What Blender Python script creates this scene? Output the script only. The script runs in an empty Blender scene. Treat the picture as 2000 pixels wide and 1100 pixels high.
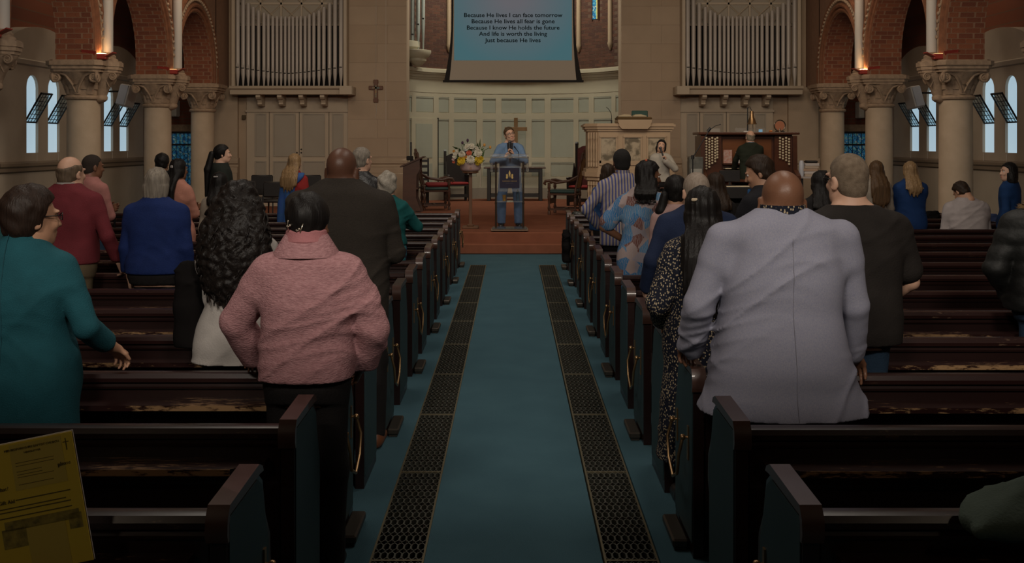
import bpy, bmesh, math, random
import numpy as np
from mathutils import Vector, Matrix, Euler
random.seed(7); np.random.seed(7)
PI = math.pi
scene = bpy.context.scene
C = scene.collection

# ------------------------------------------------------------------ camera
F_PX, CAM_H = 2000.0, 1.8
cam_d = bpy.data.cameras.new('camera'); cam = bpy.data.objects.new('camera', cam_d); C.objects.link(cam)
cam.location = (0, 0, CAM_H); cam.rotation_euler = (PI/2, 0, 0)
cam_d.sensor_width = 36; cam_d.sensor_fit = 'HORIZONTAL'; cam_d.lens = 36 * F_PX / 2000
cam_d.shift_y = -270/2000; cam_d.clip_start = 0.05; cam_d.clip_end = 200
scene.camera = cam

# ------------------------------------------------------------------ world, exposure, large lights
scene.view_settings.view_transform = 'Standard'; scene.view_settings.look = 'None'
scene.view_settings.gamma = 1.0; scene.view_settings.use_curve_mapping = False
scene.view_settings.exposure = 0.0
w = bpy.data.worlds.new('world'); scene.world = w; w.use_nodes = True
bg = w.node_tree.nodes['Background']; bg.inputs[0].default_value = (0.62, 0.78, 0.95, 1); bg.inputs[1].default_value = 0.6

def area_light(name, loc, target, size, power, color, sy=None):
    d = bpy.data.lights.new(name, 'AREA'); d.energy = power; d.color = color; d.size = size
    if sy: d.shape = 'RECTANGLE'; d.size_y = sy
    o = bpy.data.objects.new(name, d); C.objects.link(o); o.location = loc
    o.rotation_euler = (Vector(target) - Vector(loc)).to_track_quat('-Z', 'Y').to_euler()
    return o
WARM = (1.0, 0.80, 0.58); NEUT = (1.0, 0.90, 0.78)
area_light('nave_area_light', (-2.4, 8.0, 7.4), (-2.4, 8.6, 0), 1.6, 105, NEUT, 5.0)
area_light('nave_area_light', (2.4, 8.0, 7.4), (2.4, 8.6, 0), 1.6, 105, NEUT, 5.0)
area_light('nave_area_light', (-3.6, 14.0, 5.5), (-4.4, 24, 2.2), 1.6, 72, WARM, 1.6)  # unseen pair set low as front fill on the organ doors
area_light('nave_area_light', (3.6, 14.0, 5.5), (4.4, 24, 2.2), 1.6, 72, WARM, 1.6)
area_light('apse_fill_light', (-.8, 25.0, 7.4), (.3, 27.2, 1.4), 1.0, 88, (1.0, 0.95, 0.80), .8)  # unseen pair added to brighten the apse panelling
area_light('apse_fill_light', (.9, 25.0, 7.4), (-.2, 27.2, 1.4), 1.0, 88, (1.0, 0.95, 0.80), .8)
area_light('nave_area_light', (0, 11.5, 5.6), (0, 18.5, 1.2), 1.2, 95, NEUT, 1.2)  # unseen frontal fill added for the speaker
area_light('aisle_fill_light', (-7.7, 19.6, 6.0), (-8.4, 19.6, 0), .6, 78, WARM, 7.0)  # unseen pair added to lift the side-aisle plaster
area_light('aisle_fill_light', (7.95, 19.6, 6.0), (8.7, 19.6, 0), .6, 78, WARM, 7.0)
# unseen fill behind the camera for the backs; the added gallery shades the nearest pews
area_light('rear_fill_light', (-1.8, -1.8, 5.4), (-1.2, 5.5, 1.0), 1.3, 190, NEUT, 0.6)
area_light('rear_fill_light', (1.9, -1.8, 5.4), (1.6, 5.5, 1.0), 1.3, 205, NEUT, 0.6)

area_light('near_pew_fill_light', (-2.6, 0.5, 2.68), (-1.2, 2.9, .8), .25, 5, WARM)  # weak unseen fill added for the newsletter and nearest pews
area_light('near_pew_fill_light', (2.6, 0.5, 2.68), (1.4, 2.9, .8), .25, 3, WARM)
def P(px, py, Y):                       # world point at depth Y for a place measured in the photograph
    return ((px-1000)*Y/F_PX, Y, CAM_H-(py-280)*Y/F_PX)

# ------------------------------------------------------------------ materials
MATS = {}
def mat(name, col=(.5,.5,.5), rough=.6, metal=0.0, noise=None, bump=None, col2=None, stretch=(1,1,1), spec=.5, emit=None, trans=0, ior=1.45, coat=0, detail=4):
    """noise=(scale, contrast) mixes col and col2; bump=(scale, strength)"""
    if name in MATS: return MATS[name]
    m = bpy.data.materials.new(name); m.use_nodes = True; MATS[name] = m
    nt = m.node_tree; b = nt.nodes['Principled BSDF']
    b.inputs['Base Color'].default_value = (*col, 1); b.inputs['Roughness'].default_value = rough; b.inputs['Metallic'].default_value = metal
    b.inputs['Specular IOR Level'].default_value = spec; b.inputs['Transmission Weight'].default_value = trans; b.inputs['IOR'].default_value = ior
    b.inputs['Coat Weight'].default_value = coat
    if emit: b.inputs['Emission Color'].default_value = (*emit[0], 1); b.inputs['Emission Strength'].default_value = emit[1]
    if noise or bump:
        tc = nt.nodes.new('ShaderNodeTexCoord'); mp = nt.nodes.new('ShaderNodeMapping'); mp.inputs['Scale'].default_value = stretch
        nt.links.new(tc.outputs['Object'], mp.inputs[0])
    if noise:
        n = nt.nodes.new('ShaderNodeTexNoise'); n.inputs['Scale'].default_value = noise[0]; n.inputs['Detail'].default_value = detail
        nt.links.new(mp.outputs[0], n.inputs['Vector'])
        r = nt.nodes.new('ShaderNodeValToRGB'); c = noise[1]
        r.color_ramp.elements[0].position = .5-.5*(1-c)*.6; r.color_ramp.elements[1].position = .5+.5*(1-c)*.6
        c2 = col2 or tuple(x*.6 for x in col)
        r.color_ramp.elements[0].color = (*c2, 1); r.color_ramp.elements[1].color = (*col, 1)
        nt.links.new(n.outputs['Fac'], r.inputs[0]); nt.links.new(r.outputs[0], b.inputs['Base Color'])
    if bump:
        n2 = nt.nodes.new('ShaderNodeTexNoise'); n2.inputs['Scale'].default_value = bump[0]; n2.inputs['Detail'].default_value = 3
        nt.links.new(mp.outputs[0], n2.inputs['Vector'])
        bp = nt.nodes.new('ShaderNodeBump'); bp.inputs['Strength'].default_value = bump[1]; bp.inputs['Distance'].default_value = .01
        nt.links.new(n2.outputs['Fac'], bp.inputs['Height']); nt.links.new(bp.outputs[0], b.inputs['Normal'])
    return m
def nodes(m): return m.node_tree.nodes, m.node_tree.links, m.node_tree.nodes['Principled BSDF']

# ------------------------------------------------------------------ mesh helpers
class MB:
    """collects plain geometry; build() links it as one mesh object"""
    def __init__(s): s.v = []; s.f = []; s.mi = []; s.m = 0
    def add(s, vs, fs):
        o = len(s.v); s.v += [tuple(v) for v in vs]; s.f += [tuple(i+o for i in f) for f in fs]; s.mi += [s.m]*len(fs); return s
    def box(s, x0, x1, y0, y1, z0, z1, b=0):
        if b <= 0:
            vs = [(x,y,z) for z in (z0,z1) for y in (y0,y1) for x in (x0,x1)]
            return s.add(vs, [(0,2,3,1),(4,5,7,6),(0,1,5,4),(2,6,7,3),(0,4,6,2),(1,3,7,5)])
        b = min(b, (x1-x0)*.45, (y1-y0)*.45, (z1-z0)*.45)
        bm = bmesh.new(); bmesh.ops.create_cube(bm, size=1)
        for v in bm.verts: v.co = Vector(((x0+x1)/2+v.co.x*(x1-x0), (y0+y1)/2+v.co.y*(y1-y0), (z0+z1)/2+v.co.z*(z1-z0)))
        bmesh.ops.bevel(bm, geom=list(bm.edges), offset=b, segments=1, affect='EDGES', profile=.5)
        bm.verts.index_update(); s.add([v.co[:] for v in bm.verts], [[v.index for v in f.verts] for f in bm.faces]); bm.free(); return s
    def tube(s, pts, r, n=8, cap=True, closed=False):
        pts = [Vector(p) for p in pts]; N = len(pts); rs = r if isinstance(r, (list, tuple)) else [r]*N
        rings = []; up = None
        for i, p in enumerate(pts):
            if closed: t = pts[(i+1) % N]-pts[i-1]
            else: t = pts[min(i+1, N-1)]-pts[max(i-1, 0)]
            t = t.normalized() if t.length > 1e-9 else Vector((0,0,1))
            if up is None: up = Vector((0,0,1)) if abs(t.z) < .9 else Vector((1,0,0))
            a = t.cross(up); 
            if a.length < 1e-6: a = t.cross(Vector((0,1,0)))
            a.normalize(); bb = a.cross(t).normalized(); up = bb
            rings.append([p+(a*math.cos(2*PI*k/n)+bb*math.sin(2*PI*k/n))*rs[i] for k in range(n)])
        vs = [v for rg in rings for v in rg]; fs = []
        for i in range(N if closed else N-1):
            j = (i+1) % N
            for k in range(n): fs.append((i*n+k, i*n+(k+1) % n, j*n+(k+1) % n, j*n+k))
        if cap and not closed: fs += [tuple(range(n-1,-1,-1)), tuple((N-1)*n+k for k in range(n))]
        return s.add(vs, fs)
    def lathe(s, prof, c=(0,0,0), n=20, a0=0, a1=2*PI, sx=1, sy=1):
        full = abs(a1-a0-2*PI) < 1e-6; m = n if full else n+1; vs = []
        for (r, z) in prof:
            for k in range(m):
                a = a0+(a1-a0)*k/n; vs.append((c[0]+r*math.cos(a)*sx, c[1]+r*math.sin(a)*sy, c[2]+z))
        fs = []
        for i in range(len(prof)-1):
            for k in range(n):
                k2 = (k+1) % m if full else k+1
                fs.append((i*m+k, i*m+k2, (i+1)*m+k2, (i+1)*m+k))
        if full: fs += [tuple(range(m-1,-1,-1)), tuple((len(prof)-1)*m+k for k in range(m))]
        return s.add(vs, fs)
    def prism(s, poly, d0, d1, axis='x'):
        """polygon of 2-D points extruded along axis; x: (y,z), y: (x,z), z: (x,y)"""
        f = {'x': lambda p, d: (d, p[0], p[1]), 'y': lambda p, d: (p[0], d, p[1]), 'z': lambda p, d: (p[0], p[1], d)}[axis]
        n = len(poly); vs = [f(p, d0) for p in poly]+[f(p, d1) for p in poly]
        return s.add(vs, [tuple(range(n-1,-1,-1)), tuple(range(n, 2*n))]+[(i, (i+1) % n, n+(i+1) % n, n+i) for i in range(n)])
    def ball(s, c, r, n=10, m=6):
        r = r if isinstance(r, (tuple, list)) else (r, r, r)
        vs = [(c[0], c[1], c[2]-r[2])]
        for i in range(1, m):
            a = -PI/2+PI*i/m
            for k in range(n): vs.append((c[0]+r[0]*math.cos(a)*math.cos(2*PI*k/n), c[1]+r[1]*math.cos(a)*math.sin(2*PI*k/n), c[2]+r[2]*math.sin(a)))
        vs.append((c[0], c[1], c[2]+r[2])); fs = []
        for k in range(n):
            fs.append((0, 1+(k+1) % n, 1+k)); fs.append((len(vs)-1, 1+(m-2)*n+k, 1+(m-2)*n+(k+1) % n))
            for i in range(m-2): fs.append((1+i*n+k, 1+i*n+(k+1) % n, 1+(i+1)*n+(k+1) % n, 1+(i+1)*n+k))
        return s.add(vs, fs)
    def xf(s, M, start=0):
        for i in range(start, len(s.v)): s.v[i] = tuple(M @ Vector(s.v[i]))
        return s
    def mesh(s, name, mats, smooth=False):
        me = bpy.data.meshes.new(name); me.from_pydata(s.v, [], s.f)
        bm = bmesh.new(); bm.from_mesh(me); bmesh.ops.recalc_face_normals(bm, faces=bm.faces); bm.to_mesh(me); bm.free()
        for m in (mats if isinstance(mats, (list, tuple)) else [mats]): me.materials.append(m)
        if any(s.mi): me.polygons.foreach_set('material_index', s.mi)
        if smooth:
            me.polygons.foreach_set('use_smooth', [True]*len(me.polygons))
            if smooth != 'all':
                try: me.set_sharp_from_angle(angle=math.radians(38))
                except Exception: pass
        return me
    def build(s, name, mats, parent=None, smooth=False, loc=None, rz=0):
        return link(name, s.mesh(name, mats, smooth), parent, loc, rz)
def link(name, me, parent=None, loc=None, rz=0):
    o = bpy.data.objects.new(name, me); C.objects.link(o)
    if parent: o.parent = parent
    if loc is not None: o.location = loc
    if rz: o.rotation_euler = (0, 0, rz)
    return o
def tag(o, label=None, cat=None, group=None, kind=None):
    if label: o['label'] = label
    if cat: o['category'] = cat
    if group: o['group'] = group
    if kind: o['kind'] = kind
    return o
def thing(name, label, cat, loc=(0,0,0), rz=0, group=None):
    o = bpy.data.objects.new(name, None); C.objects.link(o); o.location = loc; o.rotation_euler = (0,0,rz); o.empty_display_size = .1
    return tag(o, label, cat, group)
def struct(o): o['kind'] = 'structure'; return o
def copy_tree(o, parent=None):
    c = o.copy(); C.objects.link(c); c.parent = parent
    for ch in list(KIDS(o)): copy_tree(ch, c)
    return c
def KIDS(o): return [x for x in C.objects if x.parent == o] if not o.children else list(o.children)
def arcpts(cx, cy, r, a0, a1, n): return [(cx+r*math.cos(a0+(a1-a0)*i/n), cy+r*math.sin(a0+(a1-a0)*i/n)) for i in range(n+1)]

def text_obj(name, txt, size, loc, rot, m, parent=None, align='CENTER', depth=.001, bold=0.0):
    cu = bpy.data.curves.new(name, 'FONT'); cu.body = txt; cu.size = size; cu.align_x = align; cu.align_y = 'CENTER'; cu.extrude = depth; cu.resolution_u = 3; cu.offset = bold
    t = bpy.data.objects.new(name, cu); C.objects.link(t)
    dg = bpy.context.evaluated_depsgraph_get(); dg.update(); me = bpy.data.meshes.new_from_object(t.evaluated_get(dg)); bpy.data.objects.remove(t)
    me.materials.clear(); me.materials.append(m)
    o = link(name, me, parent, loc); o.rotation_euler = rot
    return o
# ================================================================== materials of the place
M_carpet = mat('carpet_teal', (.062,.128,.158), .95, noise=(3,.1), col2=(.050,.106,.134), bump=(400,.5), spec=.1)
M_red = mat('carpet_rust', (.245,.092,.053), .95, noise=(5,.15), col2=(.19,.07,.041), bump=(400,.5), spec=.1)
M_plaster = mat('plaster_beige', (.46,.385,.305), .8, noise=(2.2,.2), col2=(.41,.34,.265), bump=(60,.1))
M_stone = mat('stone_warm', (.42,.315,.22), .8, noise=(1.4,.1), col2=(.32,.235,.16), bump=(90,.2))
M_colstone = mat('stone_column', (.47,.36,.26), .75, noise=(3,.2), col2=(.38,.29,.20), bump=(120,.25))
M_carved = mat('stone_carved', (.36,.25,.165), .8, noise=(14,.2), col2=(.22,.15,.10), bump=(90,.3))
M_mortar = mat('mortar', (.24,.13,.08), .9, noise=(8,.2), col2=(.20,.11,.065))
M_br = [mat('brick_%d' % i, c, .85, noise=(7,.2), col2=tuple(x*.7 for x in c), bump=(60,.4)) for i, c in enumerate([(.20,.060,.028),(.235,.074,.033),(.17,.050,.025)])]
M_terra = mat('terracotta_moulding', (.22,.085,.04), .8, noise=(9,.2), bump=(70,.3))
M_cream = mat('paint_cream', (.47,.43,.32), .55, noise=(2,.1), col2=(.43,.39,.29))
M_sage = mat('paint_sage', (.36,.37,.30), .6, noise=(2,.1), col2=(.33,.34,.275))
M_casecream = mat('paint_case', (.45,.365,.27), .55, noise=(2,.1), col2=(.40,.32,.235))
M_casegrey = mat('paint_case_grey', (.33,.285,.225), .6, noise=(2,.1), col2=(.30,.255,.20))
M_pipe = mat('pipe_metal_paint', (.43,.385,.345), .45, .15, noise=(4,.2), col2=(.39,.345,.305))
M_dark = mat('dark_void', (.012,.010,.009), .9)
M_ceil = mat('ceiling_wood', (.14,.08,.045), .8, noise=(3,.2))
M_pew = mat('pew_wood', (.019,.0075,.0065), .33, noise=(5,.2), col2=(.012,.005,.0045), stretch=(.15,1,1), bump=(30,.12), spec=.5, coat=.15)
M_iron = mat('grate_iron', (.10,.105,.09), .5, .5, noise=(20,.2), col2=(.06,.055,.04))
M_oak = mat('oak_dark', (.085,.034,.018), .45, noise=(6,.2), col2=(.05,.02,.011), stretch=(.3,.3,1.5))
M_black = mat('black_wood', (.012,.009,.008), .4)
M_brass = mat('brass_dull', (.32,.20,.10), .35, .9)
M_white = mat('paint_white', (.6,.57,.52), .5)

def brick_nodes(name, c1, c2, mort, sc, uv='XZ'):
    m = mat(name, c1, .88); nd, lk, b = nodes(m)
    tc = nd.new('ShaderNodeTexCoord'); mp = nd.new('ShaderNodeMapping'); lk.new(tc.outputs['Object'], mp.inputs[0])
    if uv == 'XZ': mp.inputs['Rotation'].default_value = (PI/2, 0, 0)
    if uv == 'YZ': mp.inputs['Rotation'].default_value = (0, PI/2, PI/2); mp.inputs['Rotation'].default_value = (PI/2, 0, PI/2)
    t = nd.new('ShaderNodeTexBrick'); t.inputs['Color1'].default_value = (*c1,1); t.inputs['Color2'].default_value = (*c2,1); t.inputs['Mortar'].default_value = (*mort,1)
    t.inputs['Scale'].default_value = 1; t.inputs['Brick Width'].default_value = .23; t.inputs['Row Height'].default_value = .083; t.inputs['Mortar Size'].default_value = .009
    lk.new(mp.outputs[0], t.inputs[0]); lk.new(t.outputs[0], b.inputs[0])
    return m
M_bwall = {'XZ': brick_nodes('brick_wall_x', (.20,.062,.03), (.15,.045,.024), (.13,.08,.05), 1, 'XZ')}
M_bwall['YZ'] = brick_nodes('brick_wall_y', (.20,.062,.03), (.15,.045,.024), (.13,.08,.05), 1, 'YZ')

# ================================================================== floor with two heating trenches, dais, ceiling, added rear gallery
XL, XR = -6.9, 7.15                 # arcade lines
WL, WR = -8.6, 8.9                  # outer walls
GR = [(-.613,-.379), (.39,.64)]; GY0, GY1 = 2.2, 15.1
b = MB()
b.box(-10, GR[0][0], -6, 29, -.2, 0).box(GR[0][1], GR[1][0], -6, 29, -.2, 0).box(GR[1][1], 10, -6, 29, -.2, 0)
for g in GR: b.box(g[0], g[1], -6, GY0, -.2, 0).box(g[0], g[1], GY1, 29, -.2, 0)
b.m = 1
for g in GR: b.box(g[0], g[1], GY0, GY1, -.22, -.16)
struct(b.build('floor', [M_carpet, mat('trench_bottom', (.035,.02,.014), .9)]))  # one even dark brown for the trench bottom
# grates: sections of seven by twelve long hexagons
CW, CLn = (GR[0][1]-GR[0][0]-.016)/7, .098
def hexcells(nx, ny, z0=-.022, z1=.003):
    m = MB()
    for i in range(nx):
        for j in range(ny):
            cx, cy = (i+.5)*CW-nx*CW/2, (j+.5)*CLn-ny*CLn/2
            hx = [(0,.5),(.5,.25),(.5,-.25),(0,-.5),(-.5,-.25),(-.5,.25)]
            o = [(cx+a*CW, cy+c*CLn) for a, c in hx]; q = [(cx+a*CW*.74, cy+c*CLn*.80) for a, c in hx]
            m.add([(x,y,z1) for x,y in o]+[(x,y,z1) for x,y in q]+[(x,y,z0) for x,y in q], [(k,(k+1)%6,6+(k+1)%6,6+k) for k in range(6)]+[(6+k,6+(k+1)%6,12+(k+1)%6,12+k) for k in range(6)])
    return m
me_hex = hexcells(7, 12).mesh('lattice', M_iron); L = 12*CLn+.012
fr = MB(); wx = 7*CW/2
fr.box(-wx-.008,-wx+.001,-L/2,L/2,-.03,.005).box(wx-.001,wx+.008,-L/2,L/2,-.03,.005).box(-wx,wx,-L/2,-L/2+.008,-.03,.005).box(-wx,wx,L/2-.008,L/2,-.03,.005)
me_fr = fr.mesh('frame', mat('grate_edge', (.22,.19,.12), .4, .7))
for gi, g in enumerate(GR):
    t = thing('floor_grate', ['long iron heating grate with hexagonal holes, left of the aisle centre', 'long iron heating grate with hexagonal holes, right of the aisle centre'][gi], 'floor grate', ((g[0]+g[1])/2, 9, 0), 0, 'aisle heating grates')
    y = GY1-L/2
    while y > GY0+L/2:
        sct = link('grate_section', me_hex, t, (0, y-9, 0)); link('frame', me_fr, sct); y -= L
# dais with two carpeted steps
DZ = .33
b = MB().box(-6.3,6.5,16.60,17.2,0,.165,.015).box(-6.3,6.5,16.90,28,0,DZ,.015)
struct(b.build('floor', M_red))
struct(MB().box(-10,10,-6,29,8.2,8.4).build('ceiling', M_ceil))
struct(MB().box(-10,10,-6.2,-6,-.2,8.4).build('wall_rear', M_plaster))
# unseen gallery added over the camera so its front edge shades the nearest pews
g = MB().box(-10,10,-6,1.2,2.75,2.9).box(-10,10,1.08,1.2,2.7,3.1)
struct(g.build('added_gallery', M_oak))

# ================================================================== pews
def make_pew(length, sgn, hook):
    """aisle end at x=0, runs along sgn*x; back rail at y=0, seat towards +y"""
    t = thing('pew', 'x', 'pew')
    X = lambda a, c: (min(sgn*a, sgn*c), max(sgn*a, sgn*c))
    x = X(.06, length)
    MB().box(*x, 0,.03,.10,.75).build('backrest', M_pew, t)
    pr = [(-.022,.752),(-.026,.77),(-.016,.787),(.0,.792),(.03,.792),(.046,.782),(.05,.765),(.044,.75)]
    MB().prism(pr, *x).build('top_rail', M_worn2, t, smooth=True)
    MB().prism([(-.013,.722),(-.016,.732),(-.008,.742),(0,.742),(0,.718)], *x).build('moulding', M_pew, t)
    a, c, e = sgn*.10, sgn*.20, sgn*length
    led = MB(); pol = [(a,0),(a,-.05),(c,-.135),(e,-.135),(e,0)]
    led.prism(pol, .655, .679, 'z'); led.build('book_ledge', M_worn, t); MB().box(min(c,e),max(c,e),-.1375,-.1345,.656,.6785).build('ledge_edge', M_worn3, t)
    MB().box(*x, .03,.44,.425,.452,.008).build('seat', M_worn2, t)
    MB().box(*x, .40,.42,.08,.425).build('seat_front', M_pew, t)
    for k, xe in enumerate((0, sgn*(length))):
        xx = (min(xe, xe+sgn*.045), max(xe, xe+sgn*.045))
        pol = [(-.035,0),(-.035,.765),(-.025,.80),(.30,.80),(.36,.76),(.40,.64),(.46,.56),(.47,.46),(.44,.40),(.44,0)]
        ep = MB().prism(pol, *xx).build('end_panel', M_pew, t)
        if k == 0:
            xs = (-.004*sgn, .001*sgn); ip = [(-.02,.06),(-.02,.785),(.29,.785),(.345,.75),(.385,.63),(.425,.55),(.425,.06)]
            MB().prism(ip, min(xs), max(xs)).build('side_panel', M_pewside, ep)
            cp = [(-.05,.725),(-.06,.75),(-.055,.79),(-.03,.822),(.29,.832),(.33,.815),(.345,.795),(.30,.80),(-.03,.795),(-.037,.77),(-.037,.725)]
            MB().prism(cp, xx[0]-.008, xx[1]+.008).build('cap', M_cap, ep, smooth=True)
            if hook:
                h = MB(); xo = -sgn*.05
                for yy in (.06,.36): h.box(min(0,-sgn*.01), max(0,-sgn*.01), yy-.012, yy+.012, .40,.55).ball((-sgn*.03,yy,.50),.014,8,6).tube([(0,yy,.50),(-sgn*.03,yy,.50)],.006,6)
                h.tube([(-sgn*.03,.06,.50),(xo,.05,.42),(xo,.09,.33),(xo,.21,.28),(xo,.33,.33),(xo,.37,.42),(-sgn*.03,.36,.50)], .0075, 8)
                h.build('umbrella_rail', M_brass, ep, smooth=True)
                MB().box(min(-sgn*.005,-sgn*.075), max(-sgn*.005,-sgn*.075), .05,.37,.012,.05,.008).box(min(-sgn*.015,-sgn*.065), max(-sgn*.015,-sgn*.065), .06,.36,0.0,.03).build('drip_tray', M_traym, ep)
    return t
M_cap = mat('pew_cap', (.075,.035,.025), .38, noise=(7,.2), col2=(.045,.02,.014), stretch=(1,.2,1), coat=.2)
M_pewside = mat('pew_side_teal', (.022,.052,.06), .55, noise=(3,.2), col2=(.018,.042,.05))  # dark teal tone of the aisle-side faces
M_traym = mat('tray_metal', (.10,.085,.07), .4, .8)
def worn(name, thr, col=(.24,.14,.075)):
    m = mat(name, (.019,.0075,.0065), .32); nd, lk, b = nodes(m)
    tc = nd.new('ShaderNodeTexCoord'); mp = nd.new('ShaderNodeMapping'); mp.inputs['Scale'].default_value = (16, 70, 70); lk.new(tc.outputs['Object'], mp.inputs[0])
    n = nd.new('ShaderNodeTexNoise'); n.inputs['Scale'].default_value = 1; n.inputs['Detail'].default_value = 6; n.inputs['Roughness'].default_value = .7; lk.new(mp.outputs[0], n.inputs['Vector'])
    mp2 = nd.new('ShaderNodeMapping'); mp2.inputs['Scale'].default_value = (.8,2,2); lk.new(tc.outputs['Object'], mp2.inputs[0])
    n2 = nd.new('ShaderNodeTexNoise'); n2.inputs['Scale'].default_value = 1.5; lk.new(mp2.outputs[0], n2.inputs['Vector'])
    ad = nd.new('ShaderNodeMath'); ad.operation = 'ADD'; lk.new(n.outputs['Fac'], ad.inputs[0]); lk.new(n2.outputs['Fac'], ad.inputs[1])
    r = nd.new('ShaderNodeValToRGB'); e = r.color_ramp.elements; e[0].position = thr; e[1].position = thr+.05; e[0].color = (.021,.008,.007,1); e[1].color = (*col,1)
    dv = nd.new('ShaderNodeMath'); dv.operation = 'MULTIPLY'; dv.inputs[1].default_value = .5; lk.new(ad.outputs[0], dv.inputs[0]); lk.new(dv.outputs[0], r.inputs[0]); lk.new(r.outputs[0], b.inputs[0])
    return m
M_worn = worn('pew_wood_worn', .565); M_worn3 = worn('pew_edge_worn', .50, (.30,.18,.09)); M_worn2 = worn('pew_wood_scuffed', .60, (.13,.08,.05))
PEW_L = [2.80+.855*j for j in range(15)]; PEW_R = [2.80+.835*j for j in range(15)]
ORD = ['nearest','second','third','fourth','fifth','sixth','seventh','eighth','ninth','tenth','eleventh','twelfth','thirteenth','fourteenth','fifteenth']
for sgn, ys, xe in ((-1, PEW_L, -.77), (1, PEW_R, .785)):
    pro = {}
    for j, y in enumerate(ys):
        hook = j % 2 == 0
        if hook not in pro: p = pro[hook] = make_pew(5.35, sgn, hook)
        else: p = copy_tree(pro[hook])
        p.location = (xe, y, 0)
        tag(p, 'dark varnished pew %s of the aisle, %s row from the back' % ('left' if sgn < 0 else 'right', ORD[j]), 'pew', 'pews left of the aisle' if sgn < 0 else 'pews right of the aisle')

# ================================================================== outer walls with lancet windows
M_glassday = mat('daylight_glass', (.5,.6,.65), .4, emit=((.50,.70,.83), .62))
M_lead = mat('lead_black', (.012,.013,.015), .5)
M_clear = mat('leaded_glass', (.75,.9,.95), .1, trans=.9, ior=1.1)
nwin = [0]
def outer_wall(xw, s, bays, side):
    """s=+1: room lies towards +x"""
    wall = MB().box(min(xw-s*.3,xw-s*.6), max(xw-s*.3,xw-s*.6), -6, 25, 0, 8.2).build('wall_'+side, M_bwall['YZ']); struct(wall)
    XX = (min(xw, xw-s*.3), max(xw, xw-s*.3))
    for (y0, y1, wins) in bays:
        p = MB(); zb, zs, zt = 1.63, 2.80, 3.12
        y = y0
        for (a, c) in wins:
            r = (c-a)/2
            p.box(*XX, y, a, 0, zt); p.box(*XX, a, c, 0, zb)
            p.prism([(a,zt),(a,zs)]+[((a+c)/2-r*math.cos(t), zs+r*math.sin(t)) for t in [PI*i/10 for i in range(11)]]+[(c,zs),(c,zt)], *XX)
            y = c
        p.box(*XX, y, y1, 0, zt)
        ym = (y0+y1)/2; R = (y1-y0)/2
        p.prism([(ym-R*math.cos(PI*i/20), zt+.80*math.sin(PI*i/20)) for i in range(21)], *XX)
        pl = p.build('plaster_panel', M_plaster, wall)
        m = MB(); m.prism([(xw,1.28),(xw+s*.05,1.31),(xw+s*.05,1.37),(xw+s*.08,1.40),(xw+s*.08,1.45),(xw,1.48)], y0-.3, y1+.3, 'y'); m.build('string_moulding', mat('moulding_brown', (.22,.165,.115), .7), wall)
        MB().prism([(xw,3.18),(xw+s*.05,3.20),(xw+s*.07,3.27),(xw,3.30)], y0+.05, y1-.05, 'y').build('lunette_moulding', M_plaster, wall)
        for (a, c) in wins:
            nwin[0] += 1; t = struct(thing('window_%d' % nwin[0], 'lancet window', 'window', (xw-s*.06, (a+c)/2, 0))); del t['category']; del t['label']
            r = (c-a)/2; hw = r
            out = [(-hw,zb),(hw,zb),(hw,zs)]+[(r*math.cos(PI*i/10), zs+r*math.sin(PI*i/10)) for i in range(1,10)]+[(-hw,zs)]
            MB().prism(out, -.01, .01).build('pane', M_glassday, t)
            m = MB(); 
            for k in range(9): m.box(.012 if s > 0 else -.03, .03 if s > 0 else -.012, -hw, -hw+.035, zb+.02+k*.07, zb+.05+k*.07)
            m.box(min(s*.01,s*.03), max(s*.01,s*.03), -hw, -hw+.012, zb, zs); m.build('lead_edge', M_lead, t)
            m = MB(); m.tube([(s*.09,hw*.5,zb-.02),(s*.09,hw*.5,zb-.30)], .004, 5); m.build('cord', M_white, t)
            # hopper casement, tilted into the room about its lower edge
            zc0, zc1 = 2.17, 2.78; Hh = zc1-zc0; cs = MB()
            for (u0,u1,v0,v1) in ((-hw,-hw+.022,0,Hh),(hw-.022,hw,0,Hh),(-hw,hw,0,.022),(-hw,hw,Hh-.03,Hh)): cs.box(-.012,.012,u0,u1,v0,v1)
            for q in range(1,4): cs.box(-.006,.006,-hw+q*2*hw/4-.004,-hw+q*2*hw/4+.004,0,Hh)
            for q in range(1,7): cs.box(-.006,.006,-hw,hw,q*Hh/7-.004,q*Hh/7+.004)
            Mx = Matrix.Translation((s*.02,0,zc0)) @ Matrix.Rotation(s*.52,4,'Y')
            cs.xf(Mx).build('casement', M_lead, t); MB().box(-.002,.002,-hw+.02,hw-.02,.02,Hh-.02).xf(Mx).build('casement_glass', M_clear, t)
bl = [(13.6,16.75,[(14.7,15.15),(15.5,15.95)]), (17.2,20.45,[(18.14,18.59),(18.98,19.46)]), (20.9,23.9,[(21.58,22.08),(22.45,22.96)])]
outer_wall(WL, 1, bl, 'left')
br_ = [(13.6,16.75,[(14.6,15.05),(15.35,15.8)]), (17.2,20.45,[(18.05,18.48),(18.9,19.37)]), (20.9,23.9,[(21.5,21.98),(22.4,22.9)])]
outer_wall(WR, -1, br_, 'right')

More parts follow.
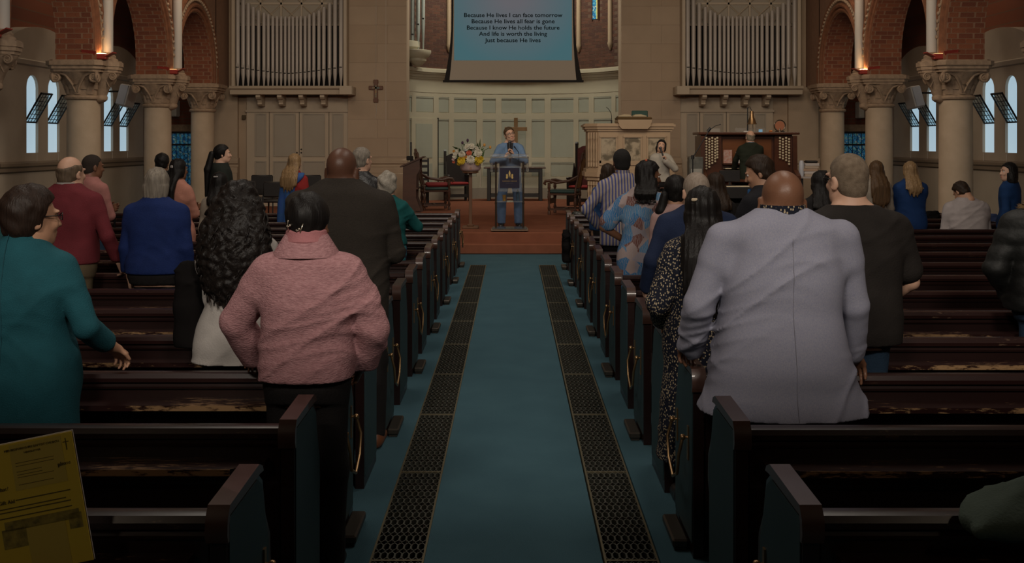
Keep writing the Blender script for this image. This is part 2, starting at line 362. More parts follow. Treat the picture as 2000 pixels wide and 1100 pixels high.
# ================================================================== arcades: columns, brick arches
COLY = [13.1, 16.5, 19.95, 22.85]; CAPZ = 3.12
def scroll(parent, c, u, r, z):
    """spiral scroll facing -y with its rising stem"""
    m = MB(); n = 26
    m.tube([(c[0]+u*(r-r*.86*i/n)*math.cos(1.9-i*.52), c[1]-.012*i/n, z+(r-r*.86*i/n)*math.sin(1.9-i*.52)) for i in range(n+1)], [r*.26-r*.14*i/n for i in range(n+1)], 6)
    m.tube([(c[0],c[1]+.05,z),(c[0],c[1]-.005,z)], r*.82, 12)
    x0 = c[0]-u*r*3.2
    m.tube([(x0,c[1]+.07,z-r*2.6),(x0+u*r*.5,c[1]+.05,z-r*1.2),(x0+u*r*1.5,c[1]+.02,z+r*.35),(c[0]-u*r*.33,c[1],z+r*.95)], [r*.16,r*.24,r*.28,r*.26], 6)
    return m.build('volute', M_carved, parent, smooth=True)
def make_column():
    t = thing('column', 'x', 'column')
    MB().lathe([(.30,.0),(.30,.18),(.335,.20),(.335,.28),(.30,.31),(.275,.34),(.262,.40),(.252,2.50)], n=28).build('shaft', M_colstone, t, smooth=True)
    MB().lathe([(.255,2.49),(.285,2.505),(.295,2.53),(.285,2.555),(.258,2.57)], n=28).build('necking', M_carved, t, smooth=True)
    MB().lathe([(.255,2.56),(.26,2.66),(.285,2.76),(.335,2.85),(.39,2.91),(.40,2.93)], n=28).build('capital_bell', M_carved, t, smooth=True)
    a = .40
    ab = MB(); oct_ = lambda r, c: [(-r+c,-r),(r-c,-r),(r,-r+c),(r,r-c),(r-c,r),(-r+c,r),(-r,r-c),(-r,-r+c)]
    ab.prism(oct_(.40,.09), 2.93, 2.975, 'z').prism(oct_(.43,.10), 2.975, 3.03, 'z').prism(oct_(.455,.10), 3.03, 3.10, 'z').prism(oct_(.41,.09), 3.10, CAPZ, 'z')
    ab.build('abacus', M_carved, t)
    for k in range(4):
        for u in (-1,1):
            o = scroll(t, (u*.30, -.345), u, .088, 2.845); o.rotation_euler = (0,0,k*PI/2)
    lf = MB()
    n = 7; vs = []; fs = []
    for i in range(n+1):
        u = i/n; zz = .02+.20*u-(.05*max(0,u-.75)/.25); yy = -(.0+.03*u+.09*max(0,u-.5)); wl = .065*(1-u*.55)*(1 if u < .95 else .5)
        for q in (-1,-.5,0,.5,1): vs.append((q*wl*(1+.16*(i % 2)), yy-.022*(1-q*q), zz))
    for i in range(n):
        for q in range(4): fs.append((i*5+q, i*5+q+1, i*5+q+6, i*5+q+5))
    lf.add(vs, fs); ml = lf.mesh('leaf', M_carved, 'all')
    for k in range(8):
        an = k*PI/4; o = link('leaf', ml, t, (.25*math.cos(an), .25*math.sin(an), 2.56)); o.rotation_euler = (0,0,an+PI/2)
    for k in range(8):
        an = (k+.5)*PI/4; o = link('leaf', ml, t, (.262*math.cos(an), .262*math.sin(an), 2.64)); o.rotation_euler = (0,0,an+PI/2); o.scale = (.9,1,1)
    return t
col0 = make_column(); first = True
CL = ['stone column with carved capital cut by the left edge of the picture','stone column behind the man in the burgundy sweater','stone column in front of the blue glass door on the left','last stone column on the left, against the chancel corner']
CRt = ['stone column with carved capital beyond the right edge of the picture','stone column beside the seated man in the white shirt','stone column behind the woman with long brown hair','last stone column on the right, against the chancel corner']
def half_cap(parent, s):
    """smaller capital on the nave side that carries the wall shaft"""
    m = MB(); rings = [(2.44,.24,.03),(2.47,.26,.08),(2.50,.27,.105),(2.54,.27,.11),(2.57,.28,.09),(2.70,.31,.11),(2.82,.35,.15),(2.90,.38,.185),(2.93,.38,.19)]
    n = 16; vs = [(s*(cx+r*math.cos(2*PI*k/n)), r*math.sin(2*PI*k/n), z) for (z, cx, r) in rings for k in range(n)]
    m.add(vs, [(i*n+k, i*n+(k+1) % n, (i+1)*n+(k+1) % n, (i+1)*n+k) for i in range(len(rings)-1) for k in range(n)]+[tuple(range(n))])
    m.build('corbel_capital', M_carved, parent, smooth=True)
    b8 = lambda r, z: [(s*.385+r*math.cos(PI/8+k*PI/4), r*math.sin(PI/8+k*PI/4)) for k in range(8)]
    MB().prism(b8(.205,0), 2.93, 2.975, 'z').prism(b8(.225,0), 2.975, 3.03, 'z').prism(b8(.24,0), 3.03, 3.10, 'z').prism(b8(.215,0), 3.10, 3.12, 'z').build('corbel_abacus', M_carved, parent)
    MB().lathe([(.16,3.10),(.16,3.15),(.125,3.17),(.13,3.20),(.10,3.23),(.09,3.26)], (s*.385,0,0), 16).build('shaft_base', M_carved, parent, smooth=True)
    MB().tube([(s*.385,0,3.24),(s*.385,0,8.2)], .085, 14).build('wall_shaft', mat('shaft_grey', (.47,.43,.39), .6), parent, smooth=True)
    for u in (-1,1): scroll(parent, (s*.385+u*.14, -.16), u, .062, 2.865)
for side, xa, labs, s in (('left', XL, CL, 1), ('right', XR, CRt, -1)):
    for i, y in enumerate(COLY):
        c = col0 if first else copy_tree(col0); first = False
        c.location = (xa, y, 0); tag(c, labs[i], 'column', 'nave columns')
        if side == 'right' and i == 0: c.location.x = xa
for c in [o for o in C.objects if o.name.startswith('column') and o.parent is None]:
    if abs(c.location.y-COLY[3]) > .1: half_cap(c, 1 if c.location.x < 0 else -1)
# arcade walls
def arcade(side, xa, s):
    x0, x1 = xa-.30, xa+.30
    wall = MB().box(x0, x1, -6, COLY[0]-1.7*2+.01, 3.12, 8.2).build('wall_arcade_'+side, M_mortar); struct(wall)
    ys = [COLY[0]-3.4]+COLY+[24.0]
    meb = [MB().box(-.108,.108,-.0035,.0045,-.036,.036).mesh('brick', m) for m in M_br]
    rng = random.Random(3 if s > 0 else 4)
    for i in range(len(ys)-1):
        y0, y1 = ys[i], ys[i+1]; hp = .36
        if i == len(ys)-2:
            MB().box(x0,x1,y0-.05,y1,3.12,8.2).build('brick_field', M_mortar, wall); continue
        r = (y1-y0)/2-hp; yc = (y0+y1)/2; zs = 3.12+.32
        N = 28; arc = [(yc-r*math.cos(PI*k/N), zs+r*math.sin(PI*k/N)) for k in range(N+1)]
        pol = [(y0,3.12),(y0+hp,3.12)]+arc+[(y1-hp,3.12),(y1,3.12),(y1,8.2),(y0,8.2)]
        MB().prism(pol, x0, x1).build('arch_core', [M_mortar], wall)
        # brickwork of the soffit half that faces the back of the church
        nb = int((.32+r*PI/2*1.02)/.083)
        for k in range(nb):
            d = (k+.5)*.083
            if d < .32: pos = (y1-hp, 3.12+d); a = 0
            else:
                a = (d-.32)/r; pos = (yc+r*math.cos(a), zs+r*math.sin(a))
            offs = [-.225,0,.225] if k % 2 == 0 else [-.1125,.1125]
            if k % 2: offs = [-.1125,.1125,-.27,.27]
            for q in offs:
                half = abs(q) > .26
                o = link('brick', rng.choice(meb), wall, (xa+q*(1 if not half else 1.0), pos[0], pos[1])); o.rotation_euler = (a, 0, 0)
                if half: o.scale = (.27,1,1)
                elif k % 2 == 0 and q != 0: o.scale = (.65,1,1); o.location.x = xa+q*.93
        # archivolt rolls on the nave face
        for (rr, tr, m, xo) in ((r+.05,.045,M_terra,.03),(r+.15,.055,M_terra,.05),(r+.26,.035,M_carved,.05),(r+.35,.06,M_terra,.035)):
            path = [(xa+s*(.30+xo-.04), yc+rr*math.cos(PI*k/20), zs+rr*math.sin(PI*k/20)) for k in range(21)]
            path = [(path[0][0], path[0][1], 3.13)]+path+[(path[-1][0], path[-1][1], 3.13)]
            MB().tube(path, tr, 8).build('archivolt_roll', m, wall, smooth=True)
        leafs = MB()
        for k in range(40):
            a = PI*(k+.5)/40; leafs.ball((xa+s*.345, yc+(r+.26)*math.cos(a), zs+(r+.26)*math.sin(a)), (.03,.035,.035), 6, 4)
        leafs.build('leaf_band', M_carved, wall, smooth='all')
        # aisle-side soffit ring, lower and darker
arcade('left', XL, 1); arcade('right', XR, -1)
# uplights on the capitals
M_redlamp = mat('uplight_red', (.30,.035,.025), .5)
for (xa, s, labs) in ((XL, 1, ['red uplight with flaps on the capital cut by the left edge','red uplight with flaps on the capital above the burgundy sweater','red uplight with flaps on the left capital nearer the organ']), (XR, -1, [None,'red uplight with flaps on the capital above the seated man','red uplight with flaps on the right capital nearer the organ'])):
    for i, y in enumerate(COLY[:3]):
        if labs[i] is None: continue
        t = thing('uplight', labs[i], 'lamp', (xa+s*.36, y-.24, 3.13), 0, 'uplights on the column capitals')
        MB().box(-.11,.11,-.06,.06,0,.09,.015).build('housing', M_redlamp, t)
        MB().add([(-s*.10,-.06,.0),(-s*.24,-.06,.0),(-s*.24,-.14,.15),(s*.0,-.14,.12),(-s*.10,-.07,.0),(-s*.24,-.07,.0),(-s*.24,-.15,.15),(s*.0,-.15,.12)], [(0,1,2,3),(4,7,6,5),(0,4,5,1),(2,6,7,3),(1,5,6,2),(0,3,7,4)]).build('flap', M_redlamp, t)
        MB().add([(s*.08,-.06,.03),(s*.08,.06,.03),(s*.24,.06,.10),(s*.24,-.10,.10),(s*.08,-.06,.045),(s*.08,.06,.045),(s*.24,.06,.115),(s*.24,-.10,.115)], [(0,1,2,3),(4,7,6,5),(0,4,5,1),(2,6,7,3),(1,5,6,2),(0,3,7,4)]).build('flap', M_redlamp, t)
        MB().box(-.08,.08,-.04,.04,.09,.096).build('lamp_glass', mat('uplight_glow_%d%d' % (i, s > 0), (1,.7,.35), .4, emit=((1.0,.55,.22), 55.0 if (i == 1 and s > 0) or (i == 2 and s < 0) else 2.0)), t)
# hanging loudspeakers
M_spk = mat('speaker_white', (.52,.50,.48), .5); M_spkf = mat('speaker_grille', (.40,.44,.52), .6)
for (px, py, Y, lab, s) in ((246,187,20.7,'white loudspeaker tilted on the wall beside the left lancet windows',1),(1786,190,20.7,'white loudspeaker tilted on the wall beside the right lancet windows',-1)):
    p = P(px, py, Y); t = thing('loudspeaker', lab, 'loudspeaker', p, 0, 'hanging loudspeakers')
    R = Matrix.Rotation(.22*s,4,'Y') @ Matrix.Rotation(-.12,4,'X') @ Matrix.Rotation(-.45*s,4,'Z')
    MB().box(-.13,.13,-.1,.16,-.22,.22,.02).xf(R).build('cabinet', M_spk, t); MB().box(-.11,.11,-.112,-.1,-.2,.2).xf(R).build('grille', M_spkf, t)
    MB().tube([(0,.1,0),(-s*.2,.25,.1),(-s*(abs(p[0]-(WL if s > 0 else WR))),.3,.1)], .02, 8).build('bracket', M_lead, t)
M_sg = mat('stained_glass', (.05,.2,.4), .3)
nd, lk, bb = nodes(M_sg); tc = nd.new('ShaderNodeTexCoord'); vo = nd.new('ShaderNodeTexVoronoi'); vo.inputs['Scale'].default_value = 26; lk.new(tc.outputs['Object'], vo.inputs['Vector'])
rp = nd.new('ShaderNodeValToRGB'); rp.color_ramp.interpolation = 'CONSTANT'; sp = nd.new('ShaderNodeSeparateColor'); lk.new(vo.outputs['Color'], sp.inputs[0]); lk.new(sp.outputs[0], rp.inputs[0])
for i_, (p_, c_) in enumerate([(0,(.02,.12,.30)),(.3,(.05,.30,.55)),(.5,(.03,.18,.34)),(.7,(.10,.34,.36)),(.85,(.30,.45,.45))]):
    e_ = rp.color_ramp.elements[i_] if i_ < 2 else rp.color_ramp.elements.new(p_); e_.position = p_; e_.color = (*c_,1)
lk.new(rp.outputs[0], bb.inputs['Base Color']); lk.new(rp.outputs[0], bb.inputs['Emission Color']); bb.inputs['Emission Strength'].default_value = .11
# ends of the side aisles: brick wall, glass doors, small wall cabinets
for (s, side, x0, x1, px0, px1) in ((-1,'aisle_left',-9.2,-6.6,326,380),(1,'aisle_right',6.8,9.4,1643,1702)):
    struct(MB().box(x0,x1,25.0,25.3,0,8.2).build('wall_'+side, M_bwall['XZ']))
    a, c = (px0-1000)/80, (px1-1000)/80; z1 = 1.8+(280-257)/80
    d = struct(MB().box(a,a+.05,24.93,25.0,0,z1).box(c-.05,c,24.93,25.0,0,z1).box(a,c,24.93,25.0,z1-.05,z1).box(a,c,24.93,25.0,.0,.25).box(a,c,24.93,25.0,z1-.34,z1-.30).build('door_%d' % (2 if s < 0 else 3), M_black))
    MB().box(a-.1,c+.1,24.9,25.0,z1,z1+.17).build('lintel', M_carved, d)
    MB().box(a+.05,c-.05,24.96,24.98,.25,z1-.05).build('stained_glass', M_sg, d)
    lead = MB()
    w_ = c-a-.1
    for q in range(1,6): lead.box(a+.05+q*w_/6-.006,a+.05+q*w_/6+.006,24.945,24.96,.25,z1-.05)
    zz = .25
    while zz < z1-.36: 
        for q in range(4): 
            xm = a+.05+(q+.5)*w_/4
            lead.tube([(xm-w_/8,24.95,zz),(xm,24.95,zz+.1),(xm+w_/8,24.95,zz)], .005, 4); lead.tube([(xm-w_/8,24.95,zz),(xm,24.95,zz-.1),(xm+w_/8,24.95,zz)], .005, 4)
        zz += .2
    lead.build('lead', M_lead, d)
    px, py = (341,212) if s < 0 else (1681,215)
    p = P(px, py, 24.8); tag(MB().box(p[0]-.07,p[0]+.07,24.7,25.0,p[2]-.20,p[2]+.20,.02).build('wall_cabinet', M_white), 'narrow white box high on the brick wall above the %s glass door' % ('left' if s < 0 else 'right'), 'wall box')
# ================================================================== chancel wall, apse, organ fronts, screen
CX0, CX1, CY = -2.46, 2.55, 24.0
wallf = MB().box(-7.0,CX0,CY,CY+.55,0,8.2).box(CX1,7.25,CY,CY+.55,0,8.2).box(CX0,CX1,CY,CY+.55,6.6,8.2).build('wall_front', M_stone); struct(wallf)
for (a, c) in ((-3.83,CX0),(CX1,3.93)):
    MB().box(a,c,CY-.10,CY,0,8.2).build('pier', M_stone, wallf)
    m = MB(); pr = [(CY,1.46),(CY-.13,1.45),(CY-.17,1.40),(CY-.17,1.33),(CY-.13,1.31),(CY-.15,1.26),(CY-.21,1.24),(CY-.21,1.12),(CY-.26,1.10),(CY-.26,0),(CY,0)]
    m.prism(pr, a-.02, c+.02); m.build('pier_base', M_stone, wallf, smooth=True)
    # ashlar blocks, slightly uneven
    rng = random.Random(int(a*10)); z = 1.48; row = 0
    mbl = [mat('ashlar_%d' % q, cc, .8, noise=(2,.1), col2=tuple(v*.88 for v in cc), bump=(90,.15)) for q, cc in enumerate([(.42,.315,.22),(.405,.302,.21),(.43,.325,.23)])]
    while z < 5.6:
        h = .44; cuts = [a, a+(c-a)*(.5 if row % 2 else .36), c] if row % 2 else [a, a+(c-a)*.68, c]
        for u, v in zip(cuts, cuts[1:]): MB().box(u+.0012, v-.0012, CY-.112-rng.random()*.0015, CY-.08, z+.0012, z+h-.0012, .001).build('stone_block', rng.choice(mbl), wallf)
        z += h; row += 1
for (a, c) in ((-6.95,-6.40),(6.45,7.15)):
    MB().box(a,c,CY-.12,CY,0,8.2).build('pier', M_stone, wallf); m = MB(); m.prism(pr, a-.02, c+.02); m.build('pier_base', M_stone, wallf, smooth=True)

AC, AR = (0.045, 24.2), 3.1            # centre and radius of the apse
def arcbox(r0, r1, z0, z1, a0, a1, n=None):
    """piece of a curved wall; angles from the axis, towards +x"""
    n = n or max(1, int(abs(a1-a0)/math.radians(3))); m = MB(); vs = []
    for k in range(n+1):
        a = a0+(a1-a0)*k/n
        for r in (r0, r1):
            for z in (z0, z1): vs.append((AC[0]+r*math.sin(a), AC[1]+r*math.cos(a), z))
    fs = []
    for k in range(n):
        o = k*4; q = o+4; fs += [(o,q,q+1,o+1),(o+2,o+3,q+3,q+2),(o+1,q+1,q+3,o+3),(o,o+2,q+2,q)]
    fs += [(0,1,3,2),(n*4,n*4+2,n*4+3,n*4+1)]
    return m.add(vs, fs)
R_ = math.radians
apse = struct(arcbox(AR, AR+.3, DZ-.1, 3.45, R_(-92), R_(92), 46).build('wall_apse', M_cream, smooth=True))
arcbox(AR+.05, AR+.35, 3.45, 8.2, R_(-92), R_(92), 46).build('brick_field', mat('mortar_dark', (.10,.06,.04), .9), apse, smooth=True)
arcbox(AR-.03, AR, 3.11, 3.45, R_(-92), R_(92), 40).build('frieze', M_cream, apse, smooth=True)
for (z0, z1, pr_) in ((3.45,3.50,.06),(3.50,3.57,.10),(3.57,3.62,.14),(3.62,3.70,.20),(3.70,3.73,.12)):
    arcbox(AR-pr_, AR+.06, z0, z1, R_(-92), R_(92), 40).build('cornice_band', M_cream, apse, smooth=True)
arcbox(AR-.05, AR, DZ, .62, R_(-92), R_(92), 40).build('plinth', M_casegrey, apse, smooth=True)
cent = [(0,11.8),(12.2,6.2),(24.6,11.7),(36.3,5.6),(48,11.2),(60,6.2),(72,11)]
rows_ = [(.93,1.28),(1.43,2.41),(2.61,2.98)]
spans = sorted([(s*c_-w_/2, s*c_+w_/2) for c_, w_ in cent for s in ((1,) if c_ == 0 else (-1,1))])
for (a, c) in spans:
    for (z0, z1) in rows_:
        arcbox(AR-.006, AR, z0, z1, R_(a), R_(c)).build('panel', M_sage, apse)
        m = arcbox(AR-.02, AR-.004, z1-.012, z1+.014, R_(a-.25), R_(c+.25)); m.v += []; m.build('panel_moulding', M_sage, apse)
edges = [-90]+[v for sp_ in spans for v in sp_]+[90]
for a, c in zip(edges[0::2], edges[1::2]): arcbox(AR-.024, AR, .62, 3.11, R_(a+.15), R_(c-.15), 1 if c-a < 5 else None).build('stile', M_cream, apse)
for (z0, z1) in ((.62,.91),(1.30,1.41),(2.43,2.59),(3.0,3.11)):
    arcbox(AR-.0225, AR, z0, z1, R_(-90), R_(90), 46).build('rail', M_cream, apse, smooth=True)
d = struct(arcbox(AR-.045, AR, DZ+.02, 2.44, R_(-57.5), R_(-40.2)).build('door_1', M_cream)); arcbox(AR-.055, AR-.045, 1.43, 2.30, R_(-54.5), R_(-43.5)).build('panel', M_sage, d); arcbox(AR-.055, AR-.045, .75, 1.28, R_(-54.5), R_(-43.5)).build('panel', M_sage, d)
arcbox(AR-.046, AR, DZ, 2.46, R_(-40.2), R_(-39.6), 1).build('door_gap', M_dark, d)
# bricks of the apse above the cornice, in the stretches the arch leaves open
rng = random.Random(9)
bz = 3.745; row = 0
mbb = [MB().box(-.105,.105,-.006,.004,-.034,.034).mesh('brick', mm) for mm in [mat('apse_brick_%d' % q, cc, .85, noise=(7,.2), col2=tuple(v*.7 for v in cc), bump=(60,.4)) for q, cc in enumerate([(.085,.034,.021),(.105,.042,.025),(.07,.029,.020)])]]
while bz < 5.75:
    da = math.degrees(.225/3.15); a = -52+(da/2 if row % 2 else 0)
    while a < 56:
        if a < -29 or a > 29:
            if not (40 < a < 45 and bz > 5.0):
                r = AR+.05; o = link('brick', rng.choice(mbb), apse, (AC[0]+r*math.sin(R_(a)), AC[1]+r*math.cos(R_(a)), bz)); o.rotation_euler = (0, 0, -R_(a))
        a += da
    bz += .0805; row += 1
for a in (-33, 33, 52):
    x, y = AC[0]+(AR+.02)*math.sin(R_(a)), AC[1]+(AR+.02)*math.cos(R_(a))
    MB().lathe([(.01,4.18),(.05,4.26),(.075,4.36),(.06,4.40),(.06,8.0)], (x,y,0), 12).build('wall_shaft', mat('apse_shaft', (.30,.22,.14), .7), apse, smooth=True)
w_ = struct(arcbox(AR+.03, AR+.06, 5.02, 6.4, R_(40.7), R_(44.2), 2).build('window_20', M_sg)); arcbox(AR+.02, AR+.05, 5.02, 6.4, R_(43.2), R_(43.7), 1).build('gold_strip', mat('gold_glass', (.5,.4,.1), .4, emit=((.6,.5,.15),.25)), w_)
for a in (40.5, 44.4): arcbox(AR+.0, AR+.05, 5.0, 6.4, R_(a-.3), R_(a+.3), 1).build('window_frame', M_oak, w_)

# organ fronts ----------------------------------------------------
def pipe_mesh(r, z0, zm, z1):
    m = MB(); m.lathe([(.012,z0),(.018,z0+.02),(r,zm-.10),(r,zm-.02),(r*1.02,zm),(r*.97,zm+.02),(r,z1-.01),(r*.92,z1),(r*.9,z1-.02)], (0,0,0), 14)
    return m
def organ_front(pxs, s, label):
    t = thing('pipe_organ', label, 'organ', ((pxs[0]+pxs[-1])/2, 23.6, 0), 0, 'organ fronts'); cx = t.location.x; n = len(pxs)
    x0, x1 = pxs[0]-cx, pxs[-1]-cx
    MB().box(x0-.12,x1+.12,.30,.38,2.9,7.5).build('recess_shade', M_dark, t)  # dark sheet stands in for the shade of the recess behind the pipes
    # case sides and lattice
    for xx in (x0-.14, x1+.06): MB().box(xx,xx+.08,-.05,.38,3.11,7.5,.01).build('case_post', M_casecream, t)
    MB().box(x0-.1,x1+.1,.24,.29,4.56,6.0).build('lattice_board', M_casegrey, t)
    lt = MB()
    for zz in (4.56,5.05,5.54): lt.box(x0-.06,x1+.06,.20,.24,zz-.025,zz+.025)
    k = int((x1-x0)/.42); wx_ = (x1-x0)/k
    for q in range(k+1): lt.box(x0+q*wx_-.02,x0+q*wx_+.02,.20,.24,4.56,6.0)
    for q in range(k):
        for zz in (4.56,5.05):
            for (u, v) in ((0,1),(1,0)): lt.tube([(x0+(q+u)*wx_,.22,zz+.02),(x0+(q+v)*wx_,.22,zz+.47)], .018, 4)
    lt.build('lattice', M_casecream, t)
    for i, x in enumerate(pxs):
        q = abs(i-(n-1)/2); r = .036+.016*(q/11)**1.5; zm = 3.40+.14*(q/11)**1.6
        z1 = np.interp(q, [0,4,5,6,7,8,9,10,11], [4.72,4.73,4.77,4.81,4.86,4.94,5.03,5.35,5.7])
        p = pipe_mesh(r, 3.11, zm, float(z1)).build('pipe', M_pipe, t, smooth=True, loc=(x-cx,0,0))
        mo = MB(); mo.box(-r*.62,r*.62,-r*1.06,-r*.7,zm,zm+.02); mo.build('mouth', M_dark, p)
        mo = MB(); mo.prism([(-r*.6,zm+.03),(r*.6,zm+.03),(0,zm+.03+r*2.4)], -r*1.05, -r*.6, 'y'); mo.build('upper_lip', M_pipe, p)
    # shelf
    sh = MB(); sh.prism([(.4,2.92),(-.22,2.92),(-.24,3.02),(-.30,3.05),(-.31,3.09),(-.28,3.11),(.4,3.11)], x0-.12, x1+.25 if s < 0 else x1+.12); sh.build('shelf', M_casecream, t)
    if s < 0: MB().box(x1+.02,x1+.30,-.34,.3,2.915,3.10).build('shelf_end', M_casecream, t)
    else: MB().box(x0-.30,x0-.02,-.34,.3,2.915,3.10).build('shelf_end', M_casecream, t)
    br = MB(); br.prism([(.35,2.92),(-.16,2.92),(-.17,2.86),(-.12,2.82),(-.02,2.80),(.02,2.74),(.0,2.70),(.10,2.66),(.35,2.66)], -.05, .05)
    mbr = br.mesh('bracket', M_casecream)
    for q in range(4): link('bracket', mbr, t, (x0+.50+q*.49 if s < 0 else x0+.36+q*.49, 0, 0))
    # panelled doors below
    xa_, xb_ = (-6.2-cx, -3.75-cx) if s < 0 else (3.92-cx, 6.1-cx)
    yb = .34
    MB().box(xa_,xb_,yb,yb+.06,DZ,2.93).build('lower_front', M_casecream, t)
    MB().box(xa_-.02,xb_+.02,yb-.04,yb,2.53,2.58).build('frieze_bead', M_casecream, t)
    W = xb_-xa_; xm = (xa_+xb_)/2
    for (u, v) in ((.09,.175),(.265,.455),(.545,.735),(.825,.91)):
        pa, pb = xa_+W*u, xa_+W*v
        for (za, zb_) in ((1.52,2.47),(.6,1.36)):
            MB().box(pa,pb,yb-.006,yb,za,zb_).build('panel', M_casegrey, t)
            fr_ = MB(); e = .028
            fr_.box(pa-e,pa,yb-.022,yb,za-e,zb_+e).box(pb,pb+e,yb-.022,yb,za-e,zb_+e).box(pa,pb,yb-.022,yb,za-e,za).box(pa,pb,yb-.022,yb,zb_,zb_+e); fr_.build('panel_moulding', M_casegrey, t)
    for u in (.215,.50,.785): MB().box(xa_+W*u-.006,xa_+W*u+.006,yb-.003,yb,DZ,2.53).build('door_gap', M_dark, t)
    for (dx, z) in ((.05,1.66),(.05,1.58),(-.05,1.58)): MB().ball((xm+dx,yb-.01,z),.018,8,6).build('door_knob', M_lead, t, smooth='all')
    return t
Lp = [464.5,475,484.9,494.5,505,515.5,523.9,532.9,541,549,557,564.7,572.2,580,587.5,595.9,604,613,622.9,632.5,643.6,654.4,666]
Rp = [1200+v/3.333 for v in [478,515,553,592,625,655,686,715,742,770,797,823,849,874,902,930,961,994,1027,1063,1099,1133,1173]]
organ_front([(v-1000)*23.6/2000 for v in Lp], -1, 'organ front of pale pipes in a cream case on the left of the chancel arch')
organ_front([(v-1000)*23.6/2000 for v in Rp], 1, 'organ front of pale pipes in a cream case above the organ console')
# small pipe group on a corbel inside the apse
t = thing('organ_pipe_group', 'small group of grey pipes on a white corbel inside the apse', 'organ pipes', (-2.42, 25.55, 0))
MB().lathe([(.05,3.72),(.16,3.80),(.22,3.86),(.22,3.92),(.30,3.98),(.34,4.06),(.34,4.12),(.22,4.14)], (.06,.05,0), 18).build('corbel', M_cream, t, smooth=True)
MB().lathe([(.10,3.98),(.30,4.1),(.40,4.2),(.40,4.34),(.3,4.36)], (-.28,.1,0), 18).build('corbel', M_cream, t, smooth=True)
for (dx, dy, r, zb_, zm) in ((-.36,-.05,.06,4.35,4.65),(-.2,-.02,.055,4.35,4.95),(-.06,.0,.05,4.13,4.5),(.08,-.02,.05,4.13,4.75),(.2,.05,.045,4.13,4.9)):
    p = pipe_mesh(r, zb_, zm, 7.2).build('pipe', mat('pipe_grey', (.36,.40,.37), .4, .3), t, smooth=True, loc=(dx,dy,0))
    MB().box(-r*.6,r*.6,-r*1.06,-r*.7,zm,zm+.03).build('mouth', M_dark, p)

# projection screen -----------------------------------------------
SY = 22.6; k_ = SY/2000
X_ = lambda px: (px-1000)*k_
Z_ = lambda py: CAM_H-(py-280)*k_
t = thing('projection_screen', 'hanging projection screen showing song words on a pale blue ground', 'screen', (X_(1002), SY, 0)); cx = t.location.x
def flare(x, py): return x
N = 14; Lb = []; Ri = []; Li = []; Rr = []
for i in range(N+1):
    py = -190+350*i/N; u = max(0, (py-20)/140)**2.2
    Lb.append((X_(882-15*u)-cx, Z_(py))); Li.append((X_(885.5-8*u)-cx, Z_(py))); Ri.append((X_(1119+7*u)-cx, Z_(py))); Rr.append((X_(1122+16*u)-cx, Z_(py)))
MB().prism(Li+Ri[::-1], -.004, .004, 'y').build('fabric', mat('screen_fabric', (.36,.31,.25), .8), t)
MB().prism(Lb+Li[::-1], -.006, .006, 'y').prism(Ri+Rr[::-1], -.006, .006, 'y').build('black_border', M_dark, t)
MB().box(Lb[-1][0]-.02, Rr[-1][0]+.02, -.02, .02, Z_(161), Z_(156.5)).build('bottom_bar', M_dark, t)
MB().box(Lb[0][0]-.1, Rr[0][0]+.1, -.08, .08, Z_(-190)-.02, Z_(-190)+.18, .02).build('roller_case', M_white, t)
MB().tube([(-1.2,0,Z_(-190)+.1),(-1.2,0,8.2)], .012, 6).tube([(1.2,0,Z_(-190)+.1),(1.2,0,8.2)], .012, 6).build('hanger', M_lead, t)
mi = mat('screen_picture', (0,0,0), 1); nd, lk, bb = nodes(mi); bb.inputs['Specular IOR Level'].default_value = 0
tc = nd.new('ShaderNodeTexCoord'); gr = nd.new('ShaderNodeTexGradient'); gr.gradient_type = 'SPHERICAL'; mp = nd.new('ShaderNodeMapping')
mp.inputs['Location'].default_value = (0, 0, -Z_(-10)*.62); mp.inputs['Scale'].default_value = (.62,.62,.62); lk.new(tc.outputs['Object'], mp.inputs[0]); lk.new(mp.outputs[0], gr.inputs[0])
rp = nd.new('ShaderNodeValToRGB'); rp.color_ramp.elements[0].color = (.068,.15,.17,1); rp.color_ramp.elements[1].color = (.15,.145,.16,1); rp.color_ramp.elements[1].position = .85
lk.new(gr.outputs[0], rp.inputs[0]); lk.new(rp.outputs[0], bb.inputs['Emission Color']); bb.inputs['Emission Strength'].default_value = .8
MB().box(X_(887)-cx, X_(1117)-cx, -.008, -.004, Z_(118), Z_(-60)).build('projected_picture', mi, t)
M_ink = mat('screen_ink', (.004,.008,.009), 1.0, spec=0)
for txt, py, pw in (('Because He lives I can face tomorrow',30,192),('Because He lives all fear is gone',42,162),('Because I know He holds the future',54.5,181),('And life is worth the living',66.5,133),('Just because He lives',79,109)):
    o = text_obj('lyric_line', txt, .15, (0,-.0095,Z_(py)), (PI/2,0,0), M_ink, t, bold=.0022)
    xs = [v.co.x for v in o.data.vertices]; f = pw*k_/(max(xs)-min(xs)); f2 = .128/.15*1.0
    for v in o.data.vertices: v.co.x *= f; v.co.y *= f2

